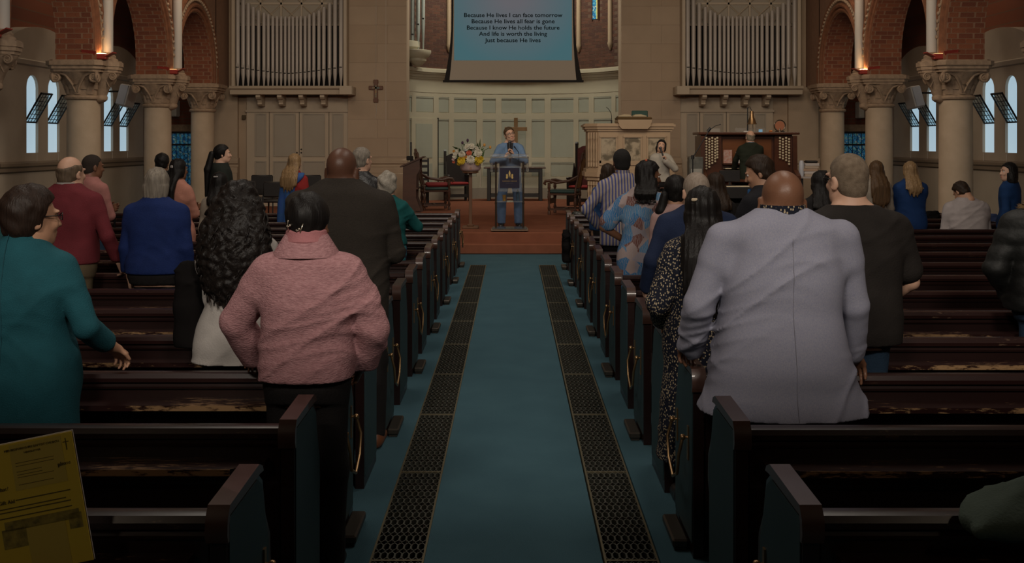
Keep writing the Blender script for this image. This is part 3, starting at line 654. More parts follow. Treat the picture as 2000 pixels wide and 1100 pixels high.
# icon cross with cords on the left pier, wall bits ----------------
p = P(734,177,CY-.16); t = thing('icon_cross', 'small painted wooden icon cross hanging on the left stone pier', 'cross', (p[0], CY-.15, p[2]-.22))
m = MB()
m.box(-.045,.045,-.015,.015,0,.42,.006).box(-.11,.11,-.015,.015,.24,.33,.006)
for (x,z) in ((0,.43),(0,-.01),(-.11,.285),(.11,.285)): m.box(x-.055,x+.055,-.014,.014,z-.045,z+.045,.01)
m.build('cross_board', mat('icon_wood', (.12,.045,.02), .5), t)
ic = MB(); ic.box(-.022,.022,-.02,-.014,.06,.34).box(-.085,.085,-.02,-.014,.265,.305); ic.build('painted_figure', mat('icon_paint', (.35,.18,.05), .5, noise=(28,.4), col2=(.02,.10,.12)), t)
MB().tube([(0,.0,.42),(0,.04,3.2)], .003, 4).tube([(0,0,-.02),(.012,0,-.25),(-.012,0,-.42)], .004, 4).tube([(.23,.035,2.5),(.23,.035,-.60)], .003, 4).build('cord', M_white, t)
tag(MB().box(P(478,229,CY)[0]-.045,P(478,229,CY)[0]+.045,23.90,23.94,P(478,229,CY)[2]-.05,P(478,229,CY)[2]+.05,.004).build('wall_grille', mat('bronze', (.08,.055,.03), .5, .5)), 'small bronze grille on the cream panelling at the upper left of the organ doors', 'grille')
# ================================================================== people: smooth-union distance fields, meshed as one surface
def smin(a, b, k):
    if k <= 0: return np.minimum(a, b)
    h = np.clip(.5+.5*(b-a)/k, 0, 1)
    return b*(1-h)+a*h-k*h*(1-h)
DEC = []
class Grid:
    def __init__(s, lo, hi, h):
        s.lo = np.array(lo, np.float32); s.h = h
        n = np.maximum(3, np.ceil((np.array(hi)-np.array(lo))/h).astype(int)+1)
        s.ax = [s.lo[i]+h*np.arange(n[i], dtype=np.float32) for i in range(3)]
        s.D = np.full(n, .5, np.float32)
    def sl(s, lo, hi):
        r = []
        for i in range(3):
            a = max(0, int((lo[i]-s.lo[i])/s.h)-1); b = min(len(s.ax[i]), int((hi[i]-s.lo[i])/s.h)+3)
            if b <= a: return None
            r.append(slice(a, b))
        return tuple(r)
    def pts(s, q): return s.ax[0][q[0]][:,None,None], s.ax[1][q[1]][None,:,None], s.ax[2][q[2]][None,None,:]
    def put(s, prim, k=.02, op='u', M=None, M_inv=None):
        lo, hi, f = prim; m = k+.02
        q = s.sl(np.array(lo)-m, np.array(hi)+m)
        if q is None: return
        d = f(*s.pts(q)).astype(np.float32)
        if op == 'u': s.D[q] = smin(s.D[q], d, k)
        elif op == 's': s.D[q] = -smin(-s.D[q], d, k)
    def clip(s, f):
        q = np.nonzero(s.D < .03); s.D[q] = np.maximum(s.D[q], f(s.ax[0][q[0]], s.ax[1][q[1]], s.ax[2][q[2]]).astype(np.float32))
    def disp(s, f):
        q = np.nonzero(np.abs(s.D) < .045); s.D[q] += f(s.ax[0][q[0]], s.ax[1][q[1]], s.ax[2][q[2]]).astype(np.float32)
    def mesh(s, name, mats, ratio=1.0):
        D = s.D; D[0]=D[-1]=.5; D[:,0]=.5; D[:,-1]=.5; D[:,:,0]=.5; D[:,:,-1]=.5
        I = D < 0; nx, ny, nz = D.shape
        c = np.zeros((nx-1,ny-1,nz-1), np.int8)
        for a in (0,1):
            for b in (0,1):
                for e in (0,1): c += I[a:nx-1+a, b:ny-1+b, e:nz-1+e]
        act = (c > 0) & (c < 8); idx = np.argwhere(act)
        ids = np.full(act.shape, -1, np.int32); ids[act] = np.arange(len(idx))
        i, j, k = idx.T; acc = np.zeros((len(idx),3), np.float32); cnt = np.zeros(len(idx), np.float32)
        for ax in range(3):
            for u in (0,1):
                for v in (0,1):
                    o = [0,0,0]; oth = [t for t in range(3) if t != ax]; o[oth[0]] = u; o[oth[1]] = v; o2 = list(o); o2[ax] = 1
                    va = D[i+o[0], j+o[1], k+o[2]]; vb = D[i+o2[0], j+o2[1], k+o2[2]]; m = (va < 0) != (vb < 0)
                    t = np.where(m, va/np.where(m, va-vb, 1), 0)
                    p = np.tile(np.array(o, np.float32), (len(idx),1)); p[:,ax] = t
                    acc += p*m[:,None]; cnt += m
        V = (idx+acc/np.maximum(cnt,1)[:,None])*s.h+s.lo
        Q = []
        for ax in range(3):
            o = [0,0,0]; o[ax] = 1
            A = I[:nx-o[0], :ny-o[1], :nz-o[2]]; B = I[o[0]:, o[1]:, o[2]:]
            e = np.argwhere(A != B); b, cc = [t for t in range(3) if t != ax]
            e = e[(e[:,b] > 0) & (e[:,cc] > 0)]
            if not len(e): continue
            flip = A[e[:,0], e[:,1], e[:,2]]
            def cell(db, dc):
                z = e.copy(); z[:,b] -= db; z[:,cc] -= dc; return ids[z[:,0], z[:,1], z[:,2]]
            q = np.stack([cell(1,1), cell(0,1), cell(0,0), cell(1,0)], 1)
            if ax == 1: flip = ~flip
            q[~flip] = q[~flip][:, ::-1]; Q.append(q)
        Q = np.concatenate(Q); Q = Q[(Q >= 0).all(1)]
        me = bpy.data.meshes.new(name); me.vertices.add(len(V)); me.vertices.foreach_set('co', V.astype(np.float32).ravel())
        me.loops.add(Q.size); me.loops.foreach_set('vertex_index', Q.astype(np.int32).ravel())
        me.polygons.add(len(Q)); me.polygons.foreach_set('loop_start', np.arange(0, Q.size, 4, dtype=np.int32))
        me.update(calc_edges=True); me.validate()
        if ratio < 1: DEC.append((me, ratio))
        for m in (mats if isinstance(mats, (list, tuple)) else [mats]): me.materials.append(m)
        me.polygons.foreach_set('use_smooth', [True]*len(me.polygons))
        return me
def cone(a, b, ra, rb=None):
    a = np.array(a, float); b = np.array(b, float); rb = ra if rb is None else rb; r = max(ra, rb); ba = b-a; L = max(float(ba@ba), 1e-9)
    def f(x, y, z):
        px, py, pz = x-a[0], y-a[1], z-a[2]; t = np.clip((px*ba[0]+py*ba[1]+pz*ba[2])/L, 0, 1)
        return np.sqrt((px-t*ba[0])**2+(py-t*ba[1])**2+(pz-t*ba[2])**2)-(ra+(rb-ra)*t)
    return np.minimum(a, b)-r, np.maximum(a, b)+r, f
def ell(c, r, M=None):
    c = np.array(c, float); R = max(r); Mi = np.array(M.inverted()) if M is not None else None
    def f(x, y, z):
        x, y, z = x-c[0], y-c[1], z-c[2]
        if Mi is not None: x, y, z = (Mi[0][0]*x+Mi[0][1]*y+Mi[0][2]*z, Mi[1][0]*x+Mi[1][1]*y+Mi[1][2]*z, Mi[2][0]*x+Mi[2][1]*y+Mi[2][2]*z)
        k0 = np.sqrt((x/r[0])**2+(y/r[1])**2+(z/r[2])**2)+1e-6; k1 = np.sqrt((x/r[0]**2)**2+(y/r[1]**2)**2+(z/r[2]**2)**2)+1e-6
        return k0*(k0-1)/k1
    if M is None: return c-np.array(r), c+np.array(r), f
    return c-R, c+R, f
def stack(secs, n=2.3, grow=0.0, z0=None, z1=None):
    """secs: (z, cx, cy, rx, ry) from low to high; a lofted trunk"""
    a = np.array(sorted(secs), float); zz = np.linspace(a[0,0], a[-1,0], 160)
    T = np.stack([np.interp(zz, a[:,0], a[:,i]) for i in range(1,5)]); ker = np.hanning(19); ker /= ker.sum()
    T = np.stack([np.convolve(np.pad(t, 9, 'edge'), ker, 'valid') for t in T]); T[2:] += grow
    lo_z = a[0,0] if z0 is None else z0; hi_z = a[-1,0] if z1 is None else z1
    def f(x, y, z):
        zc = np.clip(z, zz[0], zz[-1]); cx, cy, rx, ry = [np.interp(zc.ravel(), zz, t).reshape(zc.shape) for t in T]
        k0 = (np.abs((x-cx)/rx)**n+np.abs((y-cy)/ry)**n)**(1/n)
        return np.maximum((k0-1)*np.minimum(rx, ry), np.maximum(z-hi_z, lo_z-z))
    rx = T[2].max(); ry = T[3].max()
    return (T[0].min()-rx, T[1].min()-ry, lo_z), (T[0].max()+rx, T[1].max()+ry, hi_z), f
def local(prims, M, c, R):
    """a group of primitives in a rotated frame, joined with their own blends"""
    Mi = np.array(M.inverted())
    def f(x, y, z):
        q = [Mi[r][0]*x+Mi[r][1]*y+Mi[r][2]*z+Mi[r][3] for r in range(3)]
        D = None
        for (p, k, op) in prims:
            d = p[2](*q)
            if D is None: D = d
            elif op == 'u': D = smin(D, d, k)
            elif op == 's': D = -smin(-D, d, k)
            else: D = np.maximum(D, d)
        return D
    return np.array(c)-R, np.array(c)+R, f
def folds(amp, seed=0, fz=1.0):
    s = seed*1.7
    def f(x, y, z):
        z = z*fz; w = np.sin(4*x+2.5*z+s)+.6*np.sin(6*y-4*z+2*s); w2 = np.sin(9*x-6*z+s*1.3)+.5*np.sin(11*y+7*z+s)
        rd = lambda t, p: (1-np.abs(np.sin(t)))**p
        m1 = .5+.5*np.sin(5*z+7*x+s); m2 = .5+.5*np.sin(8*z-6*x+1.9*s+4*y)
        return -amp*(.5*rd(8.5*z+5*np.abs(x)+2.6*w, 3)*m1*m2*1.6+.7*rd(31*z+5*x+2.2*w2, 2)*m2*np.exp(-((z-1.02)/.16)**2)+.9*rd(13*z-7*x+1.3*w2, 3)*m2+.6*rd(24*z+6*x+2*w2, 2)*m1*m2+.25*np.sin(17*z+3*w)*np.sin(9*x+s))
    return f
def fold_mat(name, col, **kw):
    kw.setdefault('rough', .85); kw.setdefault('noise', (9, .35)); kw.setdefault('col2', tuple(c*.78 for c in col)); kw.setdefault('bump', (130, .25)); kw.setdefault('spec', .25)
    return mat('cloth_'+name, col, **kw)
SKIN = {'pale': (.62,.37,.26), 'tan': (.44,.24,.15), 'brown': (.19,.088,.05), 'dark': (.115,.052,.032)}
def skin_mat(s):
    m = mat('skin_'+s, SKIN[s], .42 if s in ('brown','dark') else .5, noise=(14,.2), col2=tuple(c*.82 for c in SKIN[s]), bump=(160,.08), spec=.45)
    return m
def hair_mat(n, col, col2=None, rough=.5, curly=False):
    return mat('hair_'+n, col, rough, noise=(60,.15), col2=col2 or tuple(c*.45 for c in col), bump=(90,.35), stretch=(1,1,1) if curly else (1.6,1.6,.12), spec=.25)
def hand_prims(w, d, n, side, curl=.5, sc=1.0, spread=.0, thumb=.6):
    """w wrist, d finger direction, n palm-facing direction, side: unit vector towards the thumb"""
    w = Vector(w); d = Vector(d).normalized(); n = Vector(n); n = (n-d*n.dot(d)).normalized(); s = d.cross(n)
    if s.dot(Vector(side)) < 0: s = -s
    out = []; L = [.072, .08, .075, .058]
    for j in range(4):
        off = (1.5-j)*.0205*sc; kn = w+d*(.088-.006*abs(j-1))*sc+s*off
        out.append((cone(w+s*off*.55, kn, .0165*sc, .0125*sc), .012))
        p = kn; a = curl*.55+j*.05; dd = (d+s*(1.5-j)*spread)
        for q, fr in enumerate((.45,.32,.27)):
            v = (dd*math.cos(a)+n*math.sin(a)).normalized(); p2 = p+v*L[j]*fr*sc*1.05
            out.append((cone(p, p2, (.0092-.0008*q)*sc, (.0085-.0009*q)*sc), .003)); p = p2; a += curl*.95
    tb = w+d*.026*sc+s*.024*sc; t1 = tb+(d*.55+s*.75*thumb+n*.3).normalized()*.042*sc; t2 = t1+(d*.85+s*.25*thumb+n*.4*curl).normalized()*.036*sc
    out += [(cone(w+d*.01, tb, .016*sc, .015*sc), .012), (cone(tb, t1, .0135*sc, .0105*sc), .008), (cone(t1, t2, .0105*sc, .0085*sc), .003)]
    return out
def ik(a, b, l1, l2, pole):
    a = Vector(a); b = Vector(b); v = b-a; d = v.length
    if d > (l1+l2)*.995: b = a+v*((l1+l2)*.995/d); v = b-a; d = v.length
    u = v/d; x = (l1*l1-l2*l2+d*d)/(2*d); h = math.sqrt(max(0, l1*l1-x*x)); p = Vector(pole); p = (p-u*p.dot(u)).normalized()
    return a+u*x+p*h, b
def head_prims(face=False, fem=False, jaw=1.0):
    w = .94 if fem else 1.0
    L = [(ell((0,-.014,.028), (.076*w,.097,.091)), .02, 'u'),
         (ell((0,.024,-.042), (.061*w,.074,.085)), .04, 'u'),
         (ell((0,.05,-.098), (.042*w*jaw,.042,.034)), .035, 'u'),
         (ell((.046*w*jaw,.01,-.078), (.022,.04,.034)), .03, 'u'), (ell((-.046*w*jaw,.01,-.078), (.022,.04,.034)), .03, 'u'),
         (cone((0,-.035,-.07), (0,-.045,-.17), .05*w, .056*w), .03, 'u')]
    for s in (-1,1):
        L += [(ell((s*.034*w,.078,-.034), (.022,.02,.02)), .02, 'u'),
              (ell((s*.034*w,.108,.002), (.02,.016,.012)), .012, 's'),
              (ell((s*.03*w,.088,.022), (.026,.012,.009)), .014, 'u'),
              (ell((s*.083*w,-.012,-.018), (.011,.022,.034), Matrix.Rotation(-s*.5,3,'Z')), .008, 'u'),
              (ell((s*.094*w,-.004,-.016), (.006,.012,.02)), .006, 's')]
    L += [(cone((0,.094,.006), (0,.114,-.034), .008, .0125), .012, 'u'), (ell((.011,.105,-.038), (.009,.009,.008)), .008, 'u'), (ell((-.011,.105,-.038), (.009,.009,.008)), .008, 'u'),
          (ell((0,.094,-.066), (.024,.012,.0075)), .008, 'u'), (ell((0,.091,-.079), (.021,.012,.008)), .008, 'u'), (ell((0,.11,-.0725), (.022,.012,.0022)), .004, 's')]
    return L
class Person:
    """stands at loc with the face towards local +Y; every child is in the person's own frame"""
    def __init__(s, label, X, Y, H, floor=0.0, rz=0, fem=False, w=1.0, d=1.0, belly=0.0, skin='pale', head=(0,0,0), armL='down', armR='down', near=1, lean=0, sit=None, secs=None, sw=None, legs=None, hs=1.0, jaw=1.0, curl=.55, handd=None, clasp=False, feet=True, group=None, face=False, nd=.035):
        s.t = thing('person', label, 'person', (X, Y, floor), rz, group); s.H = H; k = s.k = (H+nd)/1.75; s.fem = fem; s.skin = skin; s.near = near; s.face = face
        s.h = {2: .006, 1: .0085, 0: .0105}[near]; s.hc = {2: .009, 1: .0115, 0: .014}[near]
        s.dz = 0
        if sit is not None: s.dz = .90*k-(sit+.10)
        s.lean = lean
        F = fem; W = w
        base = [(.78,.150,.105),(.86,.172 if F else .168,.122),(.96,.172 if F else .162,.118),(1.08,.135 if F else .152,.10),(1.22,.150 if F else .17,.118 if F else .115),(1.33,.155 if F else .178,.108),(1.40,.140 if F else .160,.092),(1.435,.108 if F else .126,.082),(1.468,.076 if F else .090,.070),(1.50,.056 if F else .064,.058),(1.55,.050,.056)]
        s.base = []
        for (z, rx, ry) in base:
            b = belly*math.exp(-((z-1.06)/.16)**2)
            wz = W if z < 1.46 else 1.0; dzz = d if z < 1.46 else 1.0
            s.base.append([z*k-s.dz, 0, b*.5+s.ly(z*k)+(-.012 if z > 1.4 else 0), rx*wz*k, ry*dzz*k+b*.5])
        if secs: s.base = [[z, 0, cy, rx, ry] for (z, cy, rx, ry) in secs]
        s.sw = (sw or (.158 if F else .182)*W)*k
        if not secs:
            for b in s.base:
                zz = (b[0]+s.dz)/k; f = {1.40: .94, 1.435: .72, 1.468: .49}.get(round(zz,3))
                if f: b[3] = s.sw*f
        s.sh = [Vector((sg*(s.sw-.022), s.ly(1.41*k), 1.362*k-s.dz)) for sg in (-1,1)]
        s.el = []; s.wr = []; s.hd = []
        l1, l2 = .285*k, .255*k
        for i, sg, arm in ((0,-1,armL),(1,1,armR)):
            a = s.sh[i]; pole = (sg*.35,-.8,-.3); hd = None
            if arm == 'down': wr = a+Vector((sg*.045,.05,-.525*k)); pole = (sg*.35,-1,0)
            elif arm == 'side': wr = a+Vector((sg*.13,.02,-.50*k)); pole = (sg,-.4,0)
            elif arm == 'front': wr = Vector((sg*.10, .27+s.ly(1.1*k), 1.12*k-s.dz)); pole = (sg*.45,-.4,-.9)
            elif arm == 'low': wr = Vector((sg*.13, .20, .93*k-s.dz)); pole = (sg*.6,-.9,-.1)
            elif arm == 'fold': wr = Vector((-sg*.06, .17, 1.15*k-s.dz)); pole = (sg*1,-.2,-.6)
            elif arm == 'back': wr = Vector((sg*.04,-.17,.93*k)); pole = (sg,-.4,0)
            else:
                wr = Vector(arm[0]); pole = arm[1] if len(arm) > 1 and arm[1] else pole; hd = arm[2] if len(arm) > 2 else None
            e, wr = ik(a, wr, l1, l2, pole); s.el.append(e); s.wr.append(wr); s.hd.append(hd)
        s.curl = curl
        k2 = k
        if sit is None:
            lg = legs or ((-.09,0),(.09,0))
            s.leg = [(Vector((sg*.085*k*min(W,1.15), 0, .9*k)), Vector((lx*.97, ly+.02, .49*k)), Vector((lx, ly-.02, .085*k))) for sg, (lx, ly) in zip((-1,1), lg)]
        else:
            s.leg = [(Vector((sg*.09*k, 0, sit+.10)), Vector((sg*.12*k, .44*k, sit+.06)), Vector((sg*.12*k, .40*k, .085*k))) for sg in (-1,1)]
        s.hs = .965*(k**.4)*hs*(.97 if F else 1.0)
        top = H-s.dz; hz = top-.119*s.hs; s.nd = nd
        yaw, pit, rol = [math.radians(v) for v in head]
        piv = Matrix.Translation((0, s.ly(1.5*k)-.02, hz-.08*s.hs))
        s.M = piv @ (Matrix.Rotation(yaw,4,'Z') @ Matrix.Rotation(-pit,4,'X') @ Matrix.Rotation(rol,4,'Y')) @ Matrix.Translation((0,.042*s.hs,.08*s.hs)) @ Matrix.Scale(s.hs,4)
        s.hc0 = s.M @ Vector((0,0,0)); s.jaw = jaw
        s.body(face, feet)
    def ly(s, z): return s.lean*max(0, z-.9*s.k)
    def grid(s, h, z0=-.01, z1=None, x=None, y0=-.42, y1=.62):
        ex = max(abs(v.x) for v in s.el+s.wr)+.2; ex = max(ex, s.sw+.2) if x is None else x
        ymin = min([v.y for v in s.el+s.wr]+[0])-.28; ymax = max([v.y for v in s.wr+s.el]+[k[1].y for k in s.leg]+[.1, s.hc0.y])+.3
        return Grid((-ex, ymin, z0), (ex, ymax, s.H-s.dz+.12 if z1 is None else z1), h)
    def body(s, face, feet):
        g = s.grid(s.h, 0, s.H-s.dz+.04); k = s.k
        sec = [[a,b,c,max(.03,rx-.018),max(.03,ry-.018)] if a < 1.46*k-s.dz else [a,b,c,rx,ry] for a,b,c,rx,ry in s.base]
        g.put(stack(sec), .03)
        for i in (0,1):
            sg = (-1,1)[i]
            g.put(cone(s.sh[i], s.el[i], .046*k, .038*k), .03); g.put(cone(s.el[i], s.wr[i], .038*k, .026*k), .012)
            dirv = (s.wr[i]-s.el[i]).normalized(); hd = s.hd[i]
            if hd: dv, nv, sv = hd[:3]; cu = hd[3] if len(hd) > 3 else s.curl
            else: dv = dirv; nv = (-sg, .15, 0) if dirv.z < -.5 else (0,0,-1) if abs(dirv.y) > .6 else (0,-1,0); sv = (0,1,0) if dirv.z < -.5 else (-sg,0,.3); cu = s.curl
            for p, kk in hand_prims(s.wr[i], dv, nv, sv, cu, 1.0*k**.5*(.92 if s.fem else 1.04)): g.put(p, kk)
            hip, kn, an = s.leg[i]
            g.put(cone(hip, kn, .078*k, .052*k), .03); g.put(cone(kn, an, .05*k, .034*k), .02)
            g.put(cone(an+Vector((0,-.02,-.03*k)), an+Vector((sg*.01,.14,-.05*k)), .036*k, .03*k), .02)
        s.hp = [p for p in head_prims(face, s.fem, s.jaw)]
        R = .21*s.hs
        g.put(local(s.hp, s.M, s.hc0, R), .02)
        o = link('body', g.mesh('body', skin_mat(s.skin), (.30,.32,.26)[s.near]), s.t)
        s.bodyo = o
        if face:
            ew = mat('eye_white', (.7,.68,.64), .3); ei = mat('eye_iris', (.02,.013,.01), .2); wf = .94 if s.fem else 1
            for sg in (-1,1):
                e = MB().ball((sg*.034*wf,.0805,.003), .0108, 12, 8).xf(s.M).build('eye', ew, s.t, smooth='all')
                MB().ball((sg*.034*wf,.0868,.003), (.0062,.0056,.0058), 10, 6).xf(s.M).build('iris', ei, e, smooth='all')
            lip = mat('lips_'+s.skin, tuple(a*b for a, b in zip(SKIN[s.skin], (.85,.5,.5))), .45)
            MB().ball((0,.0995,-.0665), (.0225,.0085,.0052), 12, 6).ball((0,.0965,-.0785), (.0195,.0085,.0058), 12, 6).xf(s.M).build('lips', lip, s.t, smooth='all')
            bm_ = s.browm if hasattr(s, 'browm') else mat('brow_dark', (.03,.02,.015), .8)
            for sg in (-1,1): MB().tube([(sg*.012*wf,.1,.0215),(sg*.03*wf,.1005,.0275),(sg*.052*wf,.085,.022)], [.0035,.0042,.002], 6).xf(s.M).build('eyebrow', bm_, s.t, smooth='all')
    # ---------------- clothing
    def top(s, name, m, hem=.84, t=.014, arm=0.0, sleeve=1.0, box=0.0, flare=0.0, puff=0.0, collar=None, fold=.006, seed=0, neck=1.49, cuff=None, front_open=False, yoff=0):
        k = s.k; g = s.grid(s.hc, hem-.06, neck*k-s.dz+.10); secs = []
        chest = max(b[3] for b in s.base if b[0] > 1.15*k-s.dz)
        for a,b,c,rx,ry in s.base:
            zz = (a+s.dz)/k
            r2 = rx
            if zz < 1.3: r2 = rx+(max(chest, rx)-rx)*box
            fl = flare*max(0, (1.05-zz))
            secs.append((a,b,c+yoff,r2+fl+puff*.5*(zz < 1.42),ry+fl*.8+puff*.5*(zz < 1.42)+.012*box*(zz < 1.1)))
        if hem < secs[0][0]: 
            z,b,c,rx,ry = secs[0]; secs = [(hem-.05,b,c,rx+flare*.3,ry+flare*.25)]+secs
        g.put(stack(secs, 2.35, t, hem, neck*k-s.dz), .02)
        for i in (0,1):
            sg = (-1,1)[i]
            up = .051*k+t*.9+puff+arm; wl = .037*k+t*.85+puff+arm*.6
            ue = s.sh[i].lerp(s.el[i], min(1, sleeve*2)); g.put(cone(s.sh[i], s.sh[i].lerp(s.el[i], .3), up*.93, up*.97), .05); g.put(cone(s.sh[i], ue, up*.93, up*(.82 if sleeve > .45 else 1.0)), .012)
            if sleeve > .55:
                f = (sleeve-.5)*2; e = s.el[i].lerp(s.wr[i], min(1,f)*.97); g.put(cone(s.el[i], e, up*.82, wl), .012)
        if fold: g.disp(folds(fold, seed))
        if collar: collar(s, g)
        if sleeve <= .55:
            pass
        zt = hem
        g.clip(lambda x,y,z: (zt-z))
        return link(name, g.mesh(name, m, .6 if s.near == 2 else .5), s.t)
    def short_sleeve_clip(s): pass
    def trousers(s, name, m, top=.98, t=.012, wide=0.0, fold=.004, seed=0, hemz=.06):
        k = s.k; g = s.grid(s.hc, .02, top*k-s.dz+.06)
        if s.dz == 0: g.put(stack([b for b in s.base if b[0] < 1.12*k], 2.3, t*.5, .8*k, top*k), .03)
        else: g.put(stack([b for b in s.base if b[0] < 1.12*k-s.dz], 2.3, t*.5, .76*k-s.dz, top*k-s.dz), .03)
        for i in (0,1):
            hip, kn, an = s.leg[i]
            g.put(cone(hip, kn, .084*k+t*.5+wide*.5, .056*k+t+wide), .03); g.put(cone(kn, an+Vector((0,0,hemz-.06)), .056*k+t+wide, .045*k+t+wide*1.2), .03)
        g.clip(lambda x,y,z: hemz-z)
        if fold: g.disp(folds(fold, seed))
        return link(name, g.mesh(name, m, .35), s.t)
    def shoes(s, m, name='shoe'):
        k = s.k
        for i in (0,1):
            an = s.leg[i][2]; sg = (-1,1)[i]; g = Grid((an.x-.12, an.y-.16, -.01), (an.x+.12, an.y+.30, .16), .009)
            g.put(cone((an.x,an.y-.03,.045), (an.x+sg*.012,an.y+.15,.036), .047, .041), .03); g.put(cone((an.x,an.y,.06),(an.x,an.y-.005,.10), .05,.048), .03)
            g.clip(lambda x,y,z: .004-z)
            link(name, g.mesh(name, m, .4), s.t)
    def skirt(s, name, m, secs, fold=.008, seed=0, n=2.2):
        z0 = min(q[0] for q in secs); z1 = max(q[0] for q in secs); R = max(max(q[3], q[4]) for q in secs)+.08
        g = Grid((-R,-R,z0-.03),(R,R,z1+.03), s.hc); g.put(stack(secs, n), .02)
        if fold: 
            sd = seed
            g.disp(lambda x,y,z: fold*np.sin(np.arctan2(y,x)*11+2*np.sin(4*z+sd))*np.clip((z1-z)*2.2,0,1))
        return link(name, g.mesh(name, m, .4), s.t)
    # ---------------- hair (head frame units)
    def hairgrid(s, R=.2, down=0.0, h=None, rb=None):
        c = s.hc0; h = h or {2: .006, 1: .0075, 0: .009}[s.near]
        rb = rb or R
        return Grid((c.x-rb, c.y-rb, c.z-R-down), (c.x+rb, c.y+rb, c.z+R), h)
    def H2(s, prims, g, k=.015): g.put(local(prims, s.M, s.hc0, .26), k)
    def hair(s, name, m, style='short', t=.012, length=.3, width=None, seed=1, thick=.05, extra=None, side=0):
        M = s.M; Mi = np.array(M.inverted()); hs = s.hs
        def hl(yfz=((-.2,-.1,-.03,.045,.08,.13),(-.03,-.02,.012,.03,.078,.1)), zb=-.088, top=None):
            def f(x,y,z):
                d = np.maximum(y-np.interp(z.ravel(), *yfz).reshape(z.shape), zb-z)
                if top is not None: d = np.maximum(d, z-top+.3*np.maximum(0,-y-.03))
                return d
            return ((-1,-1,-1),(1,1,1),f)
        cap = ell((0,-.014,.028), (.076+t,.097+t,.091+t))
        nape = ell((0,-.045,-.045), (.062+t*.7,.058+t*.7,.06))
        wob = lambda a, fq: (lambda x,y,z: a*(np.sin(fq*x+2*np.sin(fq*.5*z))*np.sin(fq*.8*y+1.3)+np.sin(fq*.9*z+fq*.6*x)*.7))
        if style in ('short', 'buzz', 'fringe'):
            g = s.hairgrid(.17)
            L = [(cap, .02, 'u'), (nape, .03, 'u'), (hl(top=.055 if style == 'fringe' else None), 0, 'x')]
            g.put(local(L, M, s.hc0, .17), 0)
            if style != 'buzz': g.disp(wob(.0025, 95))
        elif style == 'curlyshort':
            g = s.hairgrid(.2); L = [(ell((0,-.02,.03), (.084+t,.102+t,.096+t)), .02, 'u'), (ell((0,-.045,-.05), (.07+t*.8,.065+t*.8,.06)), .03, 'u'), (hl(((-.2,-.1,-.03,.045,.08,.16),(0,.0,.03,.06,.1,.12)), -.1), 0, 'x')]
            g.put(local(L, M, s.hc0, .2), 0); g.disp(wob(.009, 62))
        elif style == 'long':
            wd = width or .10; g = s.hairgrid(.2, length, None, max(.2, wd+.08))
            L = [(ell((0,-.016,.028), (.080+t,.099+t,.093+t)), .02, 'u'), (ell((0,-.03,-.05), (.083+t*.6,.075+t*.6,.075)), .04, 'u'), (hl(((-.25,-.1,-.03,.045,.08,.13),(.0,.012,.02,.035,.082,.11)), -.135), 0, 'x')]
            g.put(local(L, M, s.hc0, .2), .0)
            c = s.hc0; z1 = c.z-.02; z0 = c.z-.10-length
            bk = s.ly(1.3*s.k)-.142*s.k
            pts = [(z1,c.x,c.y-.045*hs,.085*hs,.06*hs),(c.z-.12,c.x,min(c.y-.06*hs,bk+.035),wd*.92,thick*.95),(c.z-.22,c.x+side,bk-.012,wd,thick*.9),(z0+min(.1,length*.3+.03),c.x+side,bk-.02,wd*.95,thick*.75),(z0,c.x+side,bk-.02,wd*(.55 if length > .1 else .9),thick*.18)]
            if length < .1: pts = [pts[0],(c.z-.09,c.x,c.y-.052*hs,wd,thick),(c.z-.12-length,c.x,c.y-.058*hs,wd*.92,thick*.85)]
            pts = sorted(pts); g.put(stack(pts, 2.2), .03)
            sd = seed
            g.disp(lambda x,y,z: .0022*np.sin(110*x+3*np.sin(7*z+sd)+50*y)+.0018*np.sin(230*x-90*y+2*np.sin(9*z))+.018*min(1,length*4)*np.clip((z0+.10-z)/.1,0,1)*np.abs(np.sin(70*x+sd+20*y)))
        elif style == 'updo':
            g = s.hairgrid(.19); L = [(ell((0,-.018,.03), (.081+t,.101+t,.094+t)), .02, 'u'), (ell((0,-.05,-.05), (.066,.06,.055)), .03, 'u'), (hl(((-.25,-.1,-.03,.045,.08,.13),(.0,.005,.02,.035,.084,.11)), -.10), 0, 'x')]
            g.put(local(L, M, s.hc0, .19), 0)
            g.disp(lambda x,y,z: .0025*np.sin(120*x+3*np.sin(20*z)+30*y))
        elif style == 'curlymass':
            g = s.hairgrid(.26, length, .009, width+.12 if width else .34); c = s.hc0; wd = width or .2
            L = [(ell((0,-.02,.035), (.105,.118,.108)), .02, 'u'), (ell((0,-.05,-.06), (.125,.10,.13)), .05, 'u'), (hl(((-.3,-.1,-.03,.045,.08,.16),(.02,.03,.04,.05,.1,.13)), -.3), 0, 'x')]
            g.put(local(L, M, s.hc0, .28), 0)
            pts = [(c.z+.02,c.x,c.y-.05,.12,.09),(c.z-.12,c.x,c.y-.08,wd*.95,.12),(c.z-.25,c.x,c.y-.10,wd,.12),(c.z-.1-length*.8,c.x,c.y-.12,wd*.85,.09),(c.z-.1-length,c.x,c.y-.12,wd*.5,.06)]
            g.put(stack(pts, 2.2), .05); g.disp(lambda x,y,z: .007*np.sin(75*x+2.2*np.sin(41*z))*np.sin(68*z+2*np.sin(37*x+1)+20*y)+.0045*np.sin(140*z+3*np.sin(60*x))*np.sin(120*x+50*y))
        if extra: extra(s, g)
        o = link(name, g.mesh(name, m, .5 if s.near else .45), s.t)
        return o
    def hpt(s, p): return s.M @ Vector(p)
